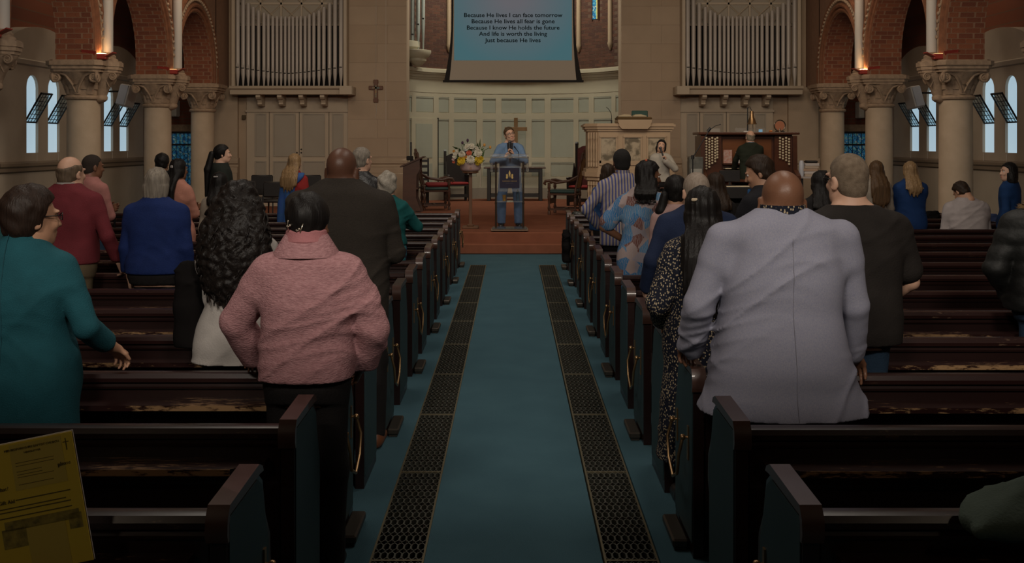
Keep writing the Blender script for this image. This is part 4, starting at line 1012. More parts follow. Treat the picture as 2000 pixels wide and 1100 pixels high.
    def glasses(s, m=None, lens=True):
        m = m or mat('glasses_frame', (.015,.012,.012), .3)
        b = MB(); wf = .94 if s.fem else 1
        for sg in (-1,1):
            c = (sg*.034*wf,.113,.001); b.tube([(c[0]+.021*math.cos(a)*1.05, c[1]-.01*abs(math.cos(a))*(sg*math.cos(a) > 0), c[2]+.015*math.sin(a)) for a in [2*PI*i/14 for i in range(14)]], .0023, 6, closed=True)
            b.tube([(sg*.058*wf,.102,.006),(sg*.08*wf,.06,.006),(sg*.083*wf,-.005,.002),(sg*.08*wf,-.02,-.012)], .0024, 6)
        b.tube([(-.011,.117,.003),(0,.119,.006),(.011,.117,.003)], .0024, 6)
        return b.xf(s.M).build('glasses', m, s.t, smooth='all')
def collar_ring(z0, z1, r0, r1, t=.012, cy=-.01, front=False):
    """a standing collar added to a garment"""
    def f(s, g):
        k = s.k; y = s.ly(1.47*k)+cy
        g.put(stack([(z0*k-s.dz,0,y,r0*k,r0*.95*k),(z1*k-s.dz,0,y-.004,r1*k,r1*.95*k)], 2), .012)
    return f
def shirt_collar(s, m, z0=1.465, z1=1.515, r=.066, name='collar'):
    k = s.k; y = s.ly(1.47*k)-.014
    b = MB(); b.lathe([(r*1.06*k, z0*k-s.dz),(r*k, z1*k-s.dz),((r-.006)*k, z1*k-s.dz),((r-.004)*k, z0*k-s.dz)], (0,y,0), 28)
    return b.build(name, m, s.t, smooth=True)

def seam(s, o, x0, z0, z1, m, name='seam', r=.0016, slope=0.0):
    """a stitched line down the back of a garment"""
    n = len(o.data.vertices); co = np.empty(n*3, np.float32); o.data.vertices.foreach_get('co', co); co = co.reshape(-1,3); pts = []
    for z in np.linspace(z0, z1, 40):
        x = x0+slope*(z1-z); q = co[(np.abs(co[:,0]-x) < .012) & (np.abs(co[:,2]-z) < .012) & (co[:,1] < .02)]
        if len(q): pts.append((x, float(q[:,1].min())+.0002, float(z)))
    if len(pts) > 3: return MB().tube(pts, r, 5).build(name, m, s.t, smooth='all')
# ================================================================== furniture on the dais
def turned(x, y, z0, z1, r, m=None, n=10):
    m = m or MB(); h = z1-z0
    pr = [(r*.9,0),(r*.9,.10),(r*.55,.13),(r*1.0,.20),(r*.6,.27),(r*.75,.45),(r*1.05,.55),(r*.7,.68),(r*.55,.78),(r*1.0,.83),(r*.9,.88),(r*.9,1.0)]
    return m.lathe([(a, z0+h*b) for a, b in pr], (x,y,0), n)
# acrylic lectern -------------------------------------------------
M_acr = mat('acrylic', (.88,.87,.85), .08, trans=.92, ior=1.12, spec=.6); M_chrome = mat('chrome_post', (.16,.12,.09), .25, .9)
t = thing('lectern', 'clear acrylic lectern with chrome posts and navy church banner', 'lectern', (-.04, 17.2, DZ))
MB().box(-.29,.29,-.20,.24,.035,.055,.006).build('base_plate', M_acr, t); MB().box(-.31,.31,-.22,.26,.012,.035,.008).build('base_board', mat('lectern_base', (.20,.14,.10), .4), t)
for x in (-.26,.26):
    for y in (-.17,.21): MB().ball((x,y,.006),.018,8,6).build('foot', M_lead, t)
for x in (-.23,.23):
    MB().tube([(x,.02,.05),(x,.02,1.16)], .017, 10).build('post', M_chrome, t, smooth=True)
    MB().tube([(x,.02,.45),(x,.02,.48)], .022, 10).build('post_collar', M_chrome, t, smooth=True)
MB().box(-.22,.22,.0,.30,.48,.495).build('shelf', M_acr, t)
Mt = Matrix.Translation((0,.05,1.16)) @ Matrix.Rotation(-.38,4,'X')
MB().box(-.32,.32,-.22,.26,-.008,.008,.003).box(-.32,.32,-.235,-.215,-.02,.05).xf(Mt).build('reading_top', M_acr, t)
for x in (-.30,.30): MB().box(x-.02,x+.02,-.12,.10,1.00,1.14,.004).build('side_bracket', M_acr, t)
MB().box(-.2,.2,-.055,-.045,.66,1.09).build('front_plate', M_acr, t)
bn = MB().box(-.165,.165,-.066,-.056,.72,1.06).build('banner', mat('banner_navy', (.012,.009,.028), .7), t)
M_gold = mat('emblem_gold', (.55,.38,.12), .5); e = MB()
e.prism([(-.012,.90),(-.012,.955),(-.016,.97),(0,1.02),(.016,.97),(.012,.955),(.012,.90),(.006,.90),(.006,.93),(-.006,.93),(-.006,.90)], -.0685, -.066, 'y')
for s in (-1,1): e.prism([(s*.03,.885),(s*.03,.945),(s*.04,.96),(s*.06,.945),(s*.055,.92),(s*.062,.895),(s*.05,.875)], -.0685, -.066, 'y')
e.build('emblem', M_gold, bn)
text_obj('emblem_text', 'HARDEN GROVE', .032, (0,-.067,.835), (PI/2,0,0), mat('emblem_gold_dim', (.26,.17,.06), .5), bn); text_obj('emblem_text', 'BAPTIST CHURCH', .014, (0,-.067,.80), (PI/2,0,0), mat('emblem_grey', (.10,.09,.10), .5), bn)
MB().tube([(.16,.05,1.16),(.15,.02,1.32),(.09,-.05,1.40)], .006, 6).tube([(.09,-.05,1.40),(.075,-.065,1.415)], .012, 8).build('gooseneck_microphone', M_lead, t)
tag(MB().lathe([(.0,0),(.03,0),(.032,.02),(.032,.12),(.028,.14),(.012,.17),(.012,.20),(0,.20)], (.10,17.36,DZ+.496), 12).build('water_bottle', mat('bottle_blue', (.15,.25,.35), .15, trans=.6), smooth=True), 'small plastic water bottle on the lectern shelf', 'bottle')
tag(MB().lathe([(.0,0),(.028,0),(.032,.10),(.030,.10),(.027,.01),(0,.01)], (-.13,17.36,DZ+.496), 12).build('glass_cup', mat('cup_amber', (.35,.20,.05), .2), smooth=True), 'amber cup on the lectern shelf', 'cup')
# flower stand ----------------------------------------------------
fs = P(919,447,17.7); t = thing('flower_stand', 'tall wooden plant stand left of the lectern', 'stand', (fs[0],17.7,DZ))
MB().box(-.14,.14,-.14,.14,0,.04,.01).box(-.06,.06,-.06,.06,.04,.07,.01).build('base', mat('oak_mid', (.16,.075,.035), .5, noise=(6,.2), stretch=(1,1,.2)), t)
MB().box(-.028,.028,-.028,.028,.06,.96,.004).build('pole', MATS['oak_mid'], t); MB().lathe([(.10,.95),(.14,.965),(.14,.985),(.0,.985)], n=16).build('top_plate', MATS['oak_mid'], t)
t = thing('flower_bowl', 'pale pink bowl planter under the bouquet', 'planter', (fs[0],17.7,DZ+.985))
MB().lathe([(.12,0),(.155,.015),(.175,.05),(.185,.15),(.175,.15),(.16,.06),(.11,.03),(0,.03)], n=24).build('bowl', mat('bowl_pink', (.42,.30,.28), .5), t, smooth=True)
t = thing('bouquet', 'bouquet of white, yellow and coral flowers with green leaves', 'flowers', (fs[0],17.7,DZ+1.10))
rng = random.Random(5)
def petals(r, n, lay, squash=.55):
    m = MB()
    for l in range(lay):
        rr = r*(1-.25*l); zz = r*.35*l
        for k in range(n-2*l):
            a = 2*PI*k/(n-2*l)+l*.4; up = .25+.5*l
            m.add([(.2*rr*math.cos(a),.2*rr*math.sin(a),zz), (rr*.75*math.cos(a-.28),rr*.75*math.sin(a-.28),zz+up*rr*.6), (rr*math.cos(a),rr*math.sin(a),zz+up*rr), (rr*.75*math.cos(a+.28),rr*.75*math.sin(a+.28),zz+up*rr*.6)], [(0,1,2),(0,2,3)])
    m.ball((0,0,r*.25), (r*.35,r*.35,r*.3), 8, 5)
    return m
FM = {'white': mat('petal_white', (.62,.58,.48), .7), 'yellow': mat('petal_yellow', (.62,.44,.03), .7), 'coral': mat('petal_coral', (.55,.13,.07), .7), 'pink': mat('petal_blush', (.60,.42,.40), .7), 'orange': mat('petal_orange', (.5,.24,.05), .7)}
FME = {k: petals(.07, 13, 4).mesh('flower', v) for k, v in FM.items()}
M_leafg = mat('leaf_green', (.05,.09,.025), .6)
def fl(kind, px, py, r, dy=0):
    x = (px-919)/113; z = 1.8-(py-280)/113-(DZ+1.10); o = link('flower', FME[kind], t, (x, -.10-.10*rng.random()+dy, z)); k = r/.07; o.scale = (k,k,k)
    dv = Vector((x*1.4,-.55,(z-.10)*1.2)); o.rotation_euler = dv.to_track_quat('Z','Y').to_euler()
for a in (('white',897,296,.055),('white',904,302,.07),('white',891,301,.045),('white',890,306,.045),('white',914,287,.06),('white',922,286,.06),('white',929,292,.07),('white',934,299,.08),('white',920,311,.08),('white',905,303,.06),('yellow',903,313,.08),('yellow',898,319,.045),('yellow',935,312,.085),('yellow',932,318,.06),('yellow',940,310,.05),('coral',917,299,.055),('coral',916,321,.055),('orange',920,326,.05),('orange',888,296,.03),('pink',887,311,.03),('coral',888,316,.03),('pink',924,320,.03),('orange',910,307,.04),('white',911,317,.04)): fl(*a)
lf = MB().add([(0,0,0),(.03,.0,.07),(0,.01,.17),(-.03,0,.07)], [(0,1,2),(0,2,3)]).mesh('leaf', M_leafg)
for k in range(46):
    o = link('leaf', lf, t, (rng.uniform(-.2,.2), rng.uniform(-.18,.12), rng.uniform(.0,.30))); o.rotation_euler = (rng.uniform(-1,1), rng.uniform(-1,1), rng.uniform(0,6)); s_ = rng.uniform(.6,1.1); o.scale = (s_,s_,s_)
for (pts) in ([(.12,0,.15),(.24,0,.25),(.34,0,.30)],[(.1,0,.15),(.2,0,.3),(.24,0,.34)],[(-.05,0,.25),(-.06,0,.36),(-.05,0,.42)],[(-.12,0,.2),(-.15,0,.34),(-.14,0,.38)]):
    s_ = MB().tube(pts, .005, 5).build('stem', M_leafg, t); MB().ball(pts[-1], (.022,.022,.03), 8, 6).build('bud', FM['orange'] if pts[-1][0] > 0 else mat('bud_dark', (.05,.02,.05), .7), s_)
# communion table and cross ---------------------------------------
t = thing('communion_table', 'dark wooden communion table behind the speaker', 'table', (.07,26.35,DZ)); H = .86
MB().box(-.79,.79,-.34,.34,H-.035,H,.006).build('table_top', M_oak, t); MB().box(-.70,.70,-.28,.28,H-.13,H-.035).build('apron', M_black, t)
for x in (-.66,.66):
    for y in (-.25,.25): MB().box(x-.045,x+.045,y-.045,y+.045,0,H-.03,.008).build('leg', M_black, t)
for y in (-.25,.25): MB().box(-.62,.62,y-.03,y+.03,.10,.17).build('stretcher', M_black, t)
tag(MB().box(-.79,-.70,26.0,26.36,DZ+H+.001,DZ+H+.006).box(-.81,-.79,26.0,26.36,DZ+H-.5,DZ+H+.006).build('table_runner', mat('linen', (.5,.46,.38), .9)), 'white linen cloth hanging over the left end of the communion table', 'cloth')
t = thing('standing_cross', 'plain wooden cross standing on the communion table', 'cross', (.10,26.45,DZ+H)); MW = mat('cross_oak', (.27,.145,.05), .5, noise=(5,.2), stretch=(1,1,.2))
MB().box(-.05,.05,-.03,.03,.04,1.27,.006).build('upright', MW, t); MB().box(-.29,.29,-.032,.032,.93,1.03,.006).build('crossbar', MW, t); MB().box(-.14,.14,-.10,.10,0,.05,.006).build('base', MW, t)
# chairs ----------------------------------------------------------
def armchair(label, loc, rz, seatm, cane, red=False):
    """seat faces local -x"""
    t = thing('armchair', label, 'chair', loc, rz, 'carved armchairs on the dais'); W = .29; m = M_oak
    for sy in (-1,1):
        turned(-.27, sy*W, 0, .66, .035).build('front_leg', m, t, smooth=True)
        turned(.27, sy*(W-.03), 0, .46, .035).build('back_leg', m, t, smooth=True)
        a = MB(); a.tube([(.33,sy*(W-.04),.80),(.15,sy*W,.70),(-.10,sy*(W+.02),.66),(-.26,sy*(W+.02),.70),(-.34,sy*(W+.02),.69),(-.37,sy*(W+.02),.64),(-.33,sy*(W+.02),.62)], [.022,.026,.028,.03,.032,.03,.02], 8); a.build('armrest', m, t, smooth=True)
        MB().box(-.27,.27,sy*W-.02,sy*W+.02,.09,.13).build('side_stretcher', m, t)
    MB().box(-.28,-.25,-W,W,.22,.33,.01).build('front_stretcher', m, t); MB().box(.0,.04,-W,W,.09,.13).build('cross_stretcher', m, t)
    MB().box(-.30,.29,-W-.02,W+.02,.40,.44,.01).build('seat_frame', m, t); MB().box(-.31,.27,-W-.01,W+.01,.435,.51,.035).build('seat_cushion', seatm, t, smooth=True)
    Mx = Matrix.Translation((.26,0,.44)) @ Matrix.Rotation(.20,4,'Y')
    for sy in (-1,1):
        q = turned(0, sy*(W-.04), 0, .84, .03); q.xf(Mx).build('back_post', m, t, smooth=True)
    MB().box(-.015,.015,-W+.10,W-.10,.12,.72).xf(Mx).build('back_panel', cane, t)
    cr = [(-W+.02,.72),(-W+.04,.84),(-.12,.86),(-.07,.91),(0,.93),(.07,.91),(.12,.86),(W-.04,.84),(W-.02,.72),(0,.76)]
    MB().prism(cr, -.022, .022).xf(Mx).build('crest_rail', m, t)
    if red: MB().box(-.30,.22,-W+.03,W-.03,.51,.60,.04).build('loose_cushion', mat('cushion_red', (.22,.02,.02), .8), t, smooth=True)
    return t
M_greenseat = mat('seat_green', (.035,.065,.06), .45); M_cane = mat('cane', (.30,.17,.06), .6, bump=(200,.6))
armchair('carved armchair with green seat and cane back beside the pulpit', P(1103,417,21.3)[:2]+(DZ,), -.25, M_greenseat, M_cane)
c2 = armchair('wooden armchair with dark green seat and red cushion behind the reading desk', P(850,410,22.75)[:2]+(DZ,), PI+.2, M_greenseat, M_oak, True)
# high red chair back behind the carved armchair, high settle on the left
def high_chair(label, loc, rz, h, backm, seatm):
    t = thing('high_back_chair', label, 'chair', loc, rz)
    for x in (-.27,.27):
        MB().box(x-.03,x+.03,.22,.28,0,h,.006).build('back_post', M_black, t); MB().box(x-.03,x+.03,-.26,-.20,0,.66,.006).build('front_leg', M_black, t)
        MB().box(x-.035,x+.035,-.28,.24,.63,.67,.01).build('armrest', M_black, t); MB().prism([(.22,h),(.28,h),(.28,h+.05),(.25,h+.09),(.22,h+.05)], x-.03, x+.03).build('finial', M_black, t)
        MB().prism([(-.2,.08),(.22,.08),(.22,.62),(.1,1.0),(.0,.66),(-.2,.62)], x-.012, x+.012).build('side_panel', M_black, t)
    MB().prism([(-.24,.45),(.24,.45),(.24,h-.08),(.12,h-.02),(0,h),(-.12,h-.02),(-.24,h-.08)], .23, .27, 'y').build('back_panel', backm, t)
    MB().box(-.28,.28,-.27,.24,.38,.42).build('seat', M_black, t); MB().box(-.26,.26,-.27,.22,.42,.48,.025).build('seat_cushion', seatm, t, smooth=True); MB().box(-.27,.27,-.24,-.22,.1,.18).build('stretcher', M_black, t)
    return t
high_chair('tall dark settle chair with red seat behind the flowers', P(893,383,26.2)[:2]+(DZ,), .25, 1.22, M_black, mat('seat_red', (.25,.02,.02), .8))
high_chair('tall red upholstered chair partly hidden behind the pulpit', P(1138,390,24.2)[:2]+(DZ,), -.5, 1.42, mat('back_red', (.10,.022,.02), .7, noise=(12,.3)), mat('seat_red', (.25,.02,.02), .8))
# reading desk ----------------------------------------------------
t = thing('reading_desk', 'dark wooden reading desk with sloping top on the left of the dais', 'desk', P(806,412,21.8)[:2]+(DZ,))
q = lambda px, py: ((px-806)*21.8/2000, CAM_H-(py-280)*21.8/2000-DZ)
MB().prism([q(790,325),q(822,309),q(822,331),q(816,342),q(815,385),q(824,410),(q(824,410)[0],0),(q(789,410)[0],0)], -.30, -.26, 'y').build('side_panel', M_oak, t)
MB().prism([q(790,325),q(822,309),q(822,331),q(816,342),q(815,385),q(824,410),(q(824,410)[0],0),(q(789,410)[0],0)], .26, .30, 'y').build('side_panel', M_oak, t)
a, b_ = q(784,324), q(828,305); MB().prism([a,b_,(b_[0]+.02,b_[1]-.02),(a[0]+.01,a[1]-.03)], -.34, .34, 'y').build('sloping_top', M_oak, t)
MB().box(q(790,0)[0],q(793,0)[0],-.26,.26,0,q(0,330)[1]).build('front_panel', M_oak, t); MB().box(q(794,0)[0],q(818,0)[0],-.26,.26,.5,.53).build('shelf', M_oak, t)
MB().prism([q(824,410),q(824,404),q(814,404),q(814,410)], -.34,-.30,'y').build('foot', M_oak, t)
tag(MB().box(-.07,.07,-.05,.05,0,.09,.01).build('hymn_book', M_dark, loc=(t.location.x-.06, t.location.y, DZ+q(0,314)[1]+.01)), 'black book lying on the sloping reading desk', 'book')
t2 = thing('ladder_back_chair', 'narrow dark ladder-back chair behind the reading desk', 'chair', P(818,405,23.75)[:2]+(DZ,))
for x in (-.2,.2): MB().box(x-.02,x+.02,.18,.22,0,1.50 if x < 0 else 1.12,.004).build('back_post', M_black, t2); MB().box(x-.02,x+.02,-.2,-.16,0,.45).build('leg', M_black, t2)
for z in (.6,.75,.9,1.03): MB().box(-.2,.2,.19,.21,z,z+.06).build('slat', M_black, t2)
MB().box(-.22,.22,-.22,.22,.43,.47,.01).build('seat', M_black, t2)
# stacking chairs on the left of the dais --------------------------
M_vinyl = mat('vinyl_black', (.012,.010,.010), .5)
for i, (px, py, Y) in enumerate(((517,341,19.0),(541,354,18.2),(610,341,19.0),(484,352,18.2))):
    x = (px-1000)*Y/2000; h = CAM_H-(py-280)*Y/2000-DZ
    t = thing('stacking_chair', ['black padded chair left of the blonde woman, farther row','black padded chair directly left of the woman in the red top','black padded chair right of the woman in the red top','black padded chair behind the curly-haired woman'][i], 'chair', (x,Y,DZ), 0, 'black padded chairs on the dais')
    MB().box(-.20,.20,-.22,-.17,.52,h,.03).build('backrest', M_vinyl, t, smooth=True); MB().box(-.21,.21,-.18,.22,.42,.47,.02).build('seat', M_vinyl, t, smooth=True)
    for sx in (-.2,.2): MB().tube([(sx,-.19,.6),(sx,-.2,.42),(sx,-.24,0)], .012, 6).build('leg', M_lead, t); MB().tube([(sx,.2,.43),(sx,.22,0)], .012, 6).build('leg', M_lead, t)
# pulpit ----------------------------------------------------------
M_pul = mat('pulpit_stone', (.46,.33,.21), .6, noise=(4,.2), col2=(.42,.30,.19)); M_marb = mat('pulpit_marble', (.44,.36,.25), .3, noise=(7,.75), col2=(.15,.12,.075), detail=9)
t = thing('pulpit', 'carved stone pulpit with three marble panels right of the chancel', 'pulpit', (2.27,20.0,DZ)); k_ = 1/100.
def plan(g): return [(-.62-g*.4,-.45-g),(.75+g,-.45-g),(.75+g,.45+g),(-.80-g,.45+g),(-.80-g,-.24-g*.3)]
def slab(name, g, z0, z1, m=M_pul): return MB().prism(plan(g), z0, z1, 'z').build(name, m, t)
slab('body', 0, .9, 1.72); slab('cornice', .03, 1.70, 1.74); slab('cornice', .06, 1.74, 1.79); slab('cornice', .09, 1.79, 1.83); slab('cornice', .06, 1.83, 1.85)
slab('string_course', .04, .92, .98); slab('string_course', .07, .83, .92); slab('string_course', .03, .76, .83); slab('lower_body', -.05, .12, .76); slab('plinth', .05, 0, .12)
zt_ = 1.60; zb2 = 1.14
for (a, c) in ((1170.0,1198),(1215,1245),(1260,1291)):
    xa_, xb_ = (a-1227)*k_*1.0, (c-1227)*k_*1.0
    pn = MB().box(xa_,xb_,-.462,-.452,zb2,zt_-.02).build('marble_panel', M_marb, t); f = MB(); e = .03
    f.box(xa_-e,xb_+e,-.49,-.45,zt_-.02,zt_+.02).box(xa_-e,xa_,-.475,-.45,zb2-.05,zt_).box(xb_,xb_+e,-.475,-.45,zb2-.05,zt_).box(xa_-e,xb_+e,-.475,-.45,zb2-.09,zb2-.0); f.build('panel_frame', M_pul, pn)
for i in range(4):
    u = (i+.5)/4; x = -.80+(.18)*u; y = -.24-.21*u; turned(x-.012, y-.012, 1.02, 1.68, .028).build('colonnette', M_pul, t, smooth=True); turned(x-.012, y-.012, .34, .74, .03).build('colonnette', M_pul, t, smooth=True)
for i in range(7): turned(-.5+i*.19, -.42, .16, .74, .04).build('colonnette', M_pul, t, smooth=True)
bk = MB(); bk.prism([(-.18,1.74),(.30,1.74),(.36,1.80),(.36,1.84),(.38,1.88),(.38,1.92),(-.26,1.92),(-.26,1.88),(-.24,1.84),(-.24,1.80)], -.60, .05, 'y'); bk.build('book_rest', M_pul, t)
cu = thing('pulpit_cushion', 'tasselled brown cushion on the pulpit book rest', 'cushion', (2.33,19.72,DZ+1.92))
MB().box(-.33,.33,-.30,.26,0,.05,.02).build('cushion', mat('cushion_brown', (.13,.075,.025), .8), cu, smooth=True)
m = MB(); [m.box(-.33+i*.0165,-.323+i*.0165,-.305,-.295,-.02,.03) for i in range(40)]; m.build('fringe', mat('fringe', (.10,.06,.025), .9), cu)
bi = thing('open_bible', 'large open book lying on the pulpit cushion', 'book', (2.30,19.70,DZ+1.975))
for s in (-1,1): MB().prism([(0,.0),(s*.05,.045),(s*.16,.05),(s*.27,.02),(s*.27,0)], -.16, .18, 'y').build('page_block', mat('paper_cream', (.50,.40,.25), .8), bi)
MB().box(-.28,.28,-.17,.19,-.005,.004).build('cover', M_dark, bi)
tag(MB().box(-.16,.16,-.02,.02,0,.18,.015).build('green_box', mat('bible_green', (.03,.075,.06), .7), loc=(2.50,20.05,DZ+1.93)), 'dark green book box standing at the back of the pulpit rest', 'box')
mg = thing('pulpit_microphone', 'thin gooseneck microphone on the left of the pulpit top', 'microphone', (2.27-.35,19.75,DZ+1.855)); MB().tube([(0,0,0),(0,0,.14),(-.01,0,.2),(-.06,0,.28),(-.10,0,.31)], .006, 6).build('gooseneck', M_lead, mg); MB().tube([(0,0,0),(0,0,.06)], .013, 8).build('base', M_lead, mg)
# organ console ---------------------------------------------------
M_mahog = mat('mahogany', (.10,.032,.014), .35, noise=(5,.2), col2=(.055,.018,.009), stretch=(.3,1,1.2), coat=.2); M_ivory = mat('ivory', (.62,.52,.36), .4)
OZ = .62; t = thing('organ_console', 'mahogany organ console with rows of ivory stop knobs', 'organ console', (4.42,19.2,0)); w2 = .86
struct(MB().box(3.2,5.7,18.1,20.2,DZ-.02,OZ,.02).build('trim_2', M_red))
MB().box(-w2,w2,.1,.5,OZ,1.96).build('back', M_mahog, t)
for s in (-1,1): MB().prism([(-.35,OZ),(-.35,1.20),(-.12,1.32),(-.10,1.94),(.5,1.94),(.5,OZ)], s*w2-.04, s*w2+.04).build('side', M_mahog, t)
MB().box(-w2-.08,w2+.08,-.14,.55,1.96,2.01,.012).build('top', M_mahog, t); MB().box(-w2,w2,-.40,.12,1.12,1.17,.01).build('key_desk', M_mahog, t); MB().box(-w2,w2,-.06,-.02,OZ,1.12).build('knee_panel', M_mahog, t)
for s in (-1,1):
    MB().box(min(s*.50,s*.84),max(s*.50,s*.84),-.02,.10,1.2,1.94).build('stop_jamb', M_mahog, t)
mk = MB().tube([(0,0,0),(0,-.05,0)], .008, 6).lathe([(0,-.06),(.017,-.06),(.021,-.05),(.012,-.04),(.008,-.02)], n=10)
kn = MB(); kn.tube([(0,0,0),(0,-.045,0),(0,-.05,0),(0,-.06,0),(0,-.065,0)], [.008,.008,.019,.02,.014], 10); mkn = kn.mesh('stop_knob', M_ivory, True)
for s, cols in ((-1,((.79,12),(.735,11),(.68,10),(.625,9),(.585,8))),(1,((.585,8),(.64,8),(.70,9),(.755,10)))):
    for c_, (x, n) in enumerate(cols):
        for r in range(n): link('stop_knob', mkn, t, (s*x if s < 0 else x, -.02, 1.90-.02*(c_ % 2)-r*.052))
MB().box(-.46,.46,.06,.10,1.42,1.88).build('music_desk', mat('music_desk_wood', (.20,.07,.025), .35, noise=(4,.2), stretch=(.3,1,2)), t); MB().box(-.46,.46,-.02,.08,1.40,1.42).build('desk_ledge', M_mahog, t)
for i in range(3):
    mn = MB().box(-.44,.44,-.30+i*.10,-.10+i*.10,1.18+i*.07,1.20+i*.07).build('manual', M_ivory, t)
    bl_ = MB(); [bl_.box(-.43+q*.024,-.418+q*.024,-.22+i*.10,-.10+i*.10,1.20+i*.07,1.21+i*.07) for q in range(36) if q % 7 not in (2,6)]; bl_.build('black_keys', M_dark, mn)
tag(MB().box(-.08,.08,-.004,.004,0,.25).build('song_book', mat('book_print', (.55,.5,.45), .6, noise=(22,.0), col2=(.45,.08,.03)), loc=(4.42-.37,19.225,1.425)), 'bright red, yellow and blue song book on the organ music desk', 'book')
tag(MB().box(-.09,.09,-.004,.004,0,.21).build('sheet_music', mat('paper_white', (.62,.58,.54), .8), loc=(4.42-.13,19.225,1.425)), 'white sheet music on the organ music desk beside the player', 'sheet music')
lp = thing('desk_lamp', 'bell-shaped brass lamp on top of the organ console', 'lamp', (4.42+.02,19.3,2.01))
MB().lathe([(.07,0),(.07,.015),(.012,.02),(.010,.30),(.01,.46)], n=14).build('stem', M_lead, lp, smooth=True); MB().lathe([(.03,.40),(.035,.36),(.045,.28),(.085,.17),(.095,.15),(.088,.15),(.04,.28),(.02,.38)], (.08,0,0), 18).build('shade', M_brass, lp, smooth=True); MB().tube([(0,0,.46),(.04,0,.48),(.08,0,.40)], .006, 6).build('arm', M_lead, lp)
tag(MB().box(-.28,.28,-.006,.006,0,.085,.003).build('acrylic_screen', M_acr, loc=(4.52,19.45,2.01)), 'low clear acrylic screen on top of the organ console', 'acrylic sheet')
tag(MB().box(-.035,.035,-.008,.008,0,.05,.003).build('phone', mat('phone_glow', (.1,.2,.3), .3, emit=((.25,.45,.6),.4)), loc=(4.66,19.2,2.01)), 'small device with a lit blue screen on the organ console', 'phone')
tag(MB().box(-.08,.08,-.03,.03,0,.022).build('paper_slip', MATS['paper_white'], loc=(4.40,19.12,2.01)), 'white paper slip on the organ top above the player', 'paper')
tag(MB().box(-.09,.09,-.09,.09,0,.07).build('paper_stack', mat('paper_grey', (.40,.36,.31), .8, noise=(40,.2), stretch=(.1,.1,3)), loc=(3.80,19.25,2.01)), 'stack of papers on the left end of the organ console', 'papers')
fn = thing('desk_fan', 'small round desk fan with an orange disc on the organ console', 'fan', (5.02,19.2,2.01)); MB().lathe([(.09,0),(.09,.02),(.02,.03),(.015,.07)], n=16).build('base', M_chrome, fn, smooth=True)
MB().tube([(.105*math.cos(a),0,.12+.105*math.sin(a)) for a in [2*PI*i/24 for i in range(24)]], .010, 6, closed=True).build('guard_ring', M_chrome, fn, smooth=True); MB().tube([(0,-.01,.12),(0,.01,.12)], .088, 20).build('disc', mat('fan_orange', (.38,.14,.07), .6), fn)
tag(MB().box(-.03,.03,-.02,.02,0,.035,.01).build('ornament', mat('ornament_orange', (.5,.16,.04), .5), loc=(4.84,19.15,2.01)), 'small orange ornament on the organ console', 'ornament')
bn_ = thing('organ_bench', 'wooden organ bench under the player', 'bench', (4.35,18.55,OZ)); MB().box(-.5,.5,-.18,.18,.48,.53,.01).build('seat', M_mahog, bn_); [MB().box(x-.03,x+.03,-.16,.16,0,.48).build('leg', M_mahog, bn_) for x in (-.44,.44)]
# boom microphone stand
ms = thing('microphone_stand', 'black boom microphone stand beside the organ console', 'microphone stand', (P(1353,350,18.3)[0],18.3,DZ)); q = lambda px, py: ((px-1353)*18.3/2000, 0, CAM_H-(py-280)*18.3/2000-DZ)
MB().tube([(0,0,0.05),q(1353,308)], .012, 8).build('pole', M_lead, ms); MB().tube([q(1353,308),q(1385,255)], .010, 8).build('boom', M_lead, ms); MB().tube([q(1385,255),q(1397,246),q(1408,243)], .007, 6).build('gooseneck', M_lead, ms); MB().tube([q(1382,257),q(1388,250)], .025, 8).build('clutch', M_lead, ms); MB().tube([q(1353,311),q(1353,303)], .03, 8).build('clutch', M_lead, ms)
for a in (0,2.1,4.2): MB().tube([(0,0,.12),(.28*math.cos(a),.28*math.sin(a),.012)], .01, 6).build('leg', M_lead, ms)
cs = thing('equipment_case', 'grey equipment case with labels standing by the organ', 'case', (P(1357,340,19.0)[0],18.95,DZ)); MB().box(-.13,.13,-.12,.12,0,1.22,.015).build('case', mat('case_grey', (.16,.16,.14), .6, noise=(9,.1), col2=(.07,.075,.07)), cs); MB().box(-.10,.10,-.125,-.119,.85,1.0).build('label_plate', mat('label_pale', (.35,.35,.32), .6), cs)
# digital piano with screen
dp = thing('digital_piano', 'black digital piano behind the singers on the right', 'piano', (P(1440,360,16.0)[0],15.95,0)); MB().box(-.55,.55,-.25,.25,.95,1.13,.01).build('body', M_vinyl, dp); MB().box(-.50,.50,-.20,.02,1.13,1.14).build('keys', M_ivory, dp); MB().box(-.5,.5,.1,.14,.0,.95).build('panel', M_vinyl, dp); [MB().box(x-.03,x+.03,-.2,.2,0,.95).build('leg', M_vinyl, dp) for x in (-.5,.5)]
mo = thing('monitor', 'black monitor on the digital piano', 'monitor', (P(1425,355,15.9)[0],15.9,1.141)); MB().box(-.16,.16,-.02,.02,.06,.24,.008).build('panel', M_vinyl, mo); MB().box(-.08,.08,-.06,.06,0,.012).box(-.015,.015,-.01,.01,.0,.1).build('stand', M_vinyl, mo)
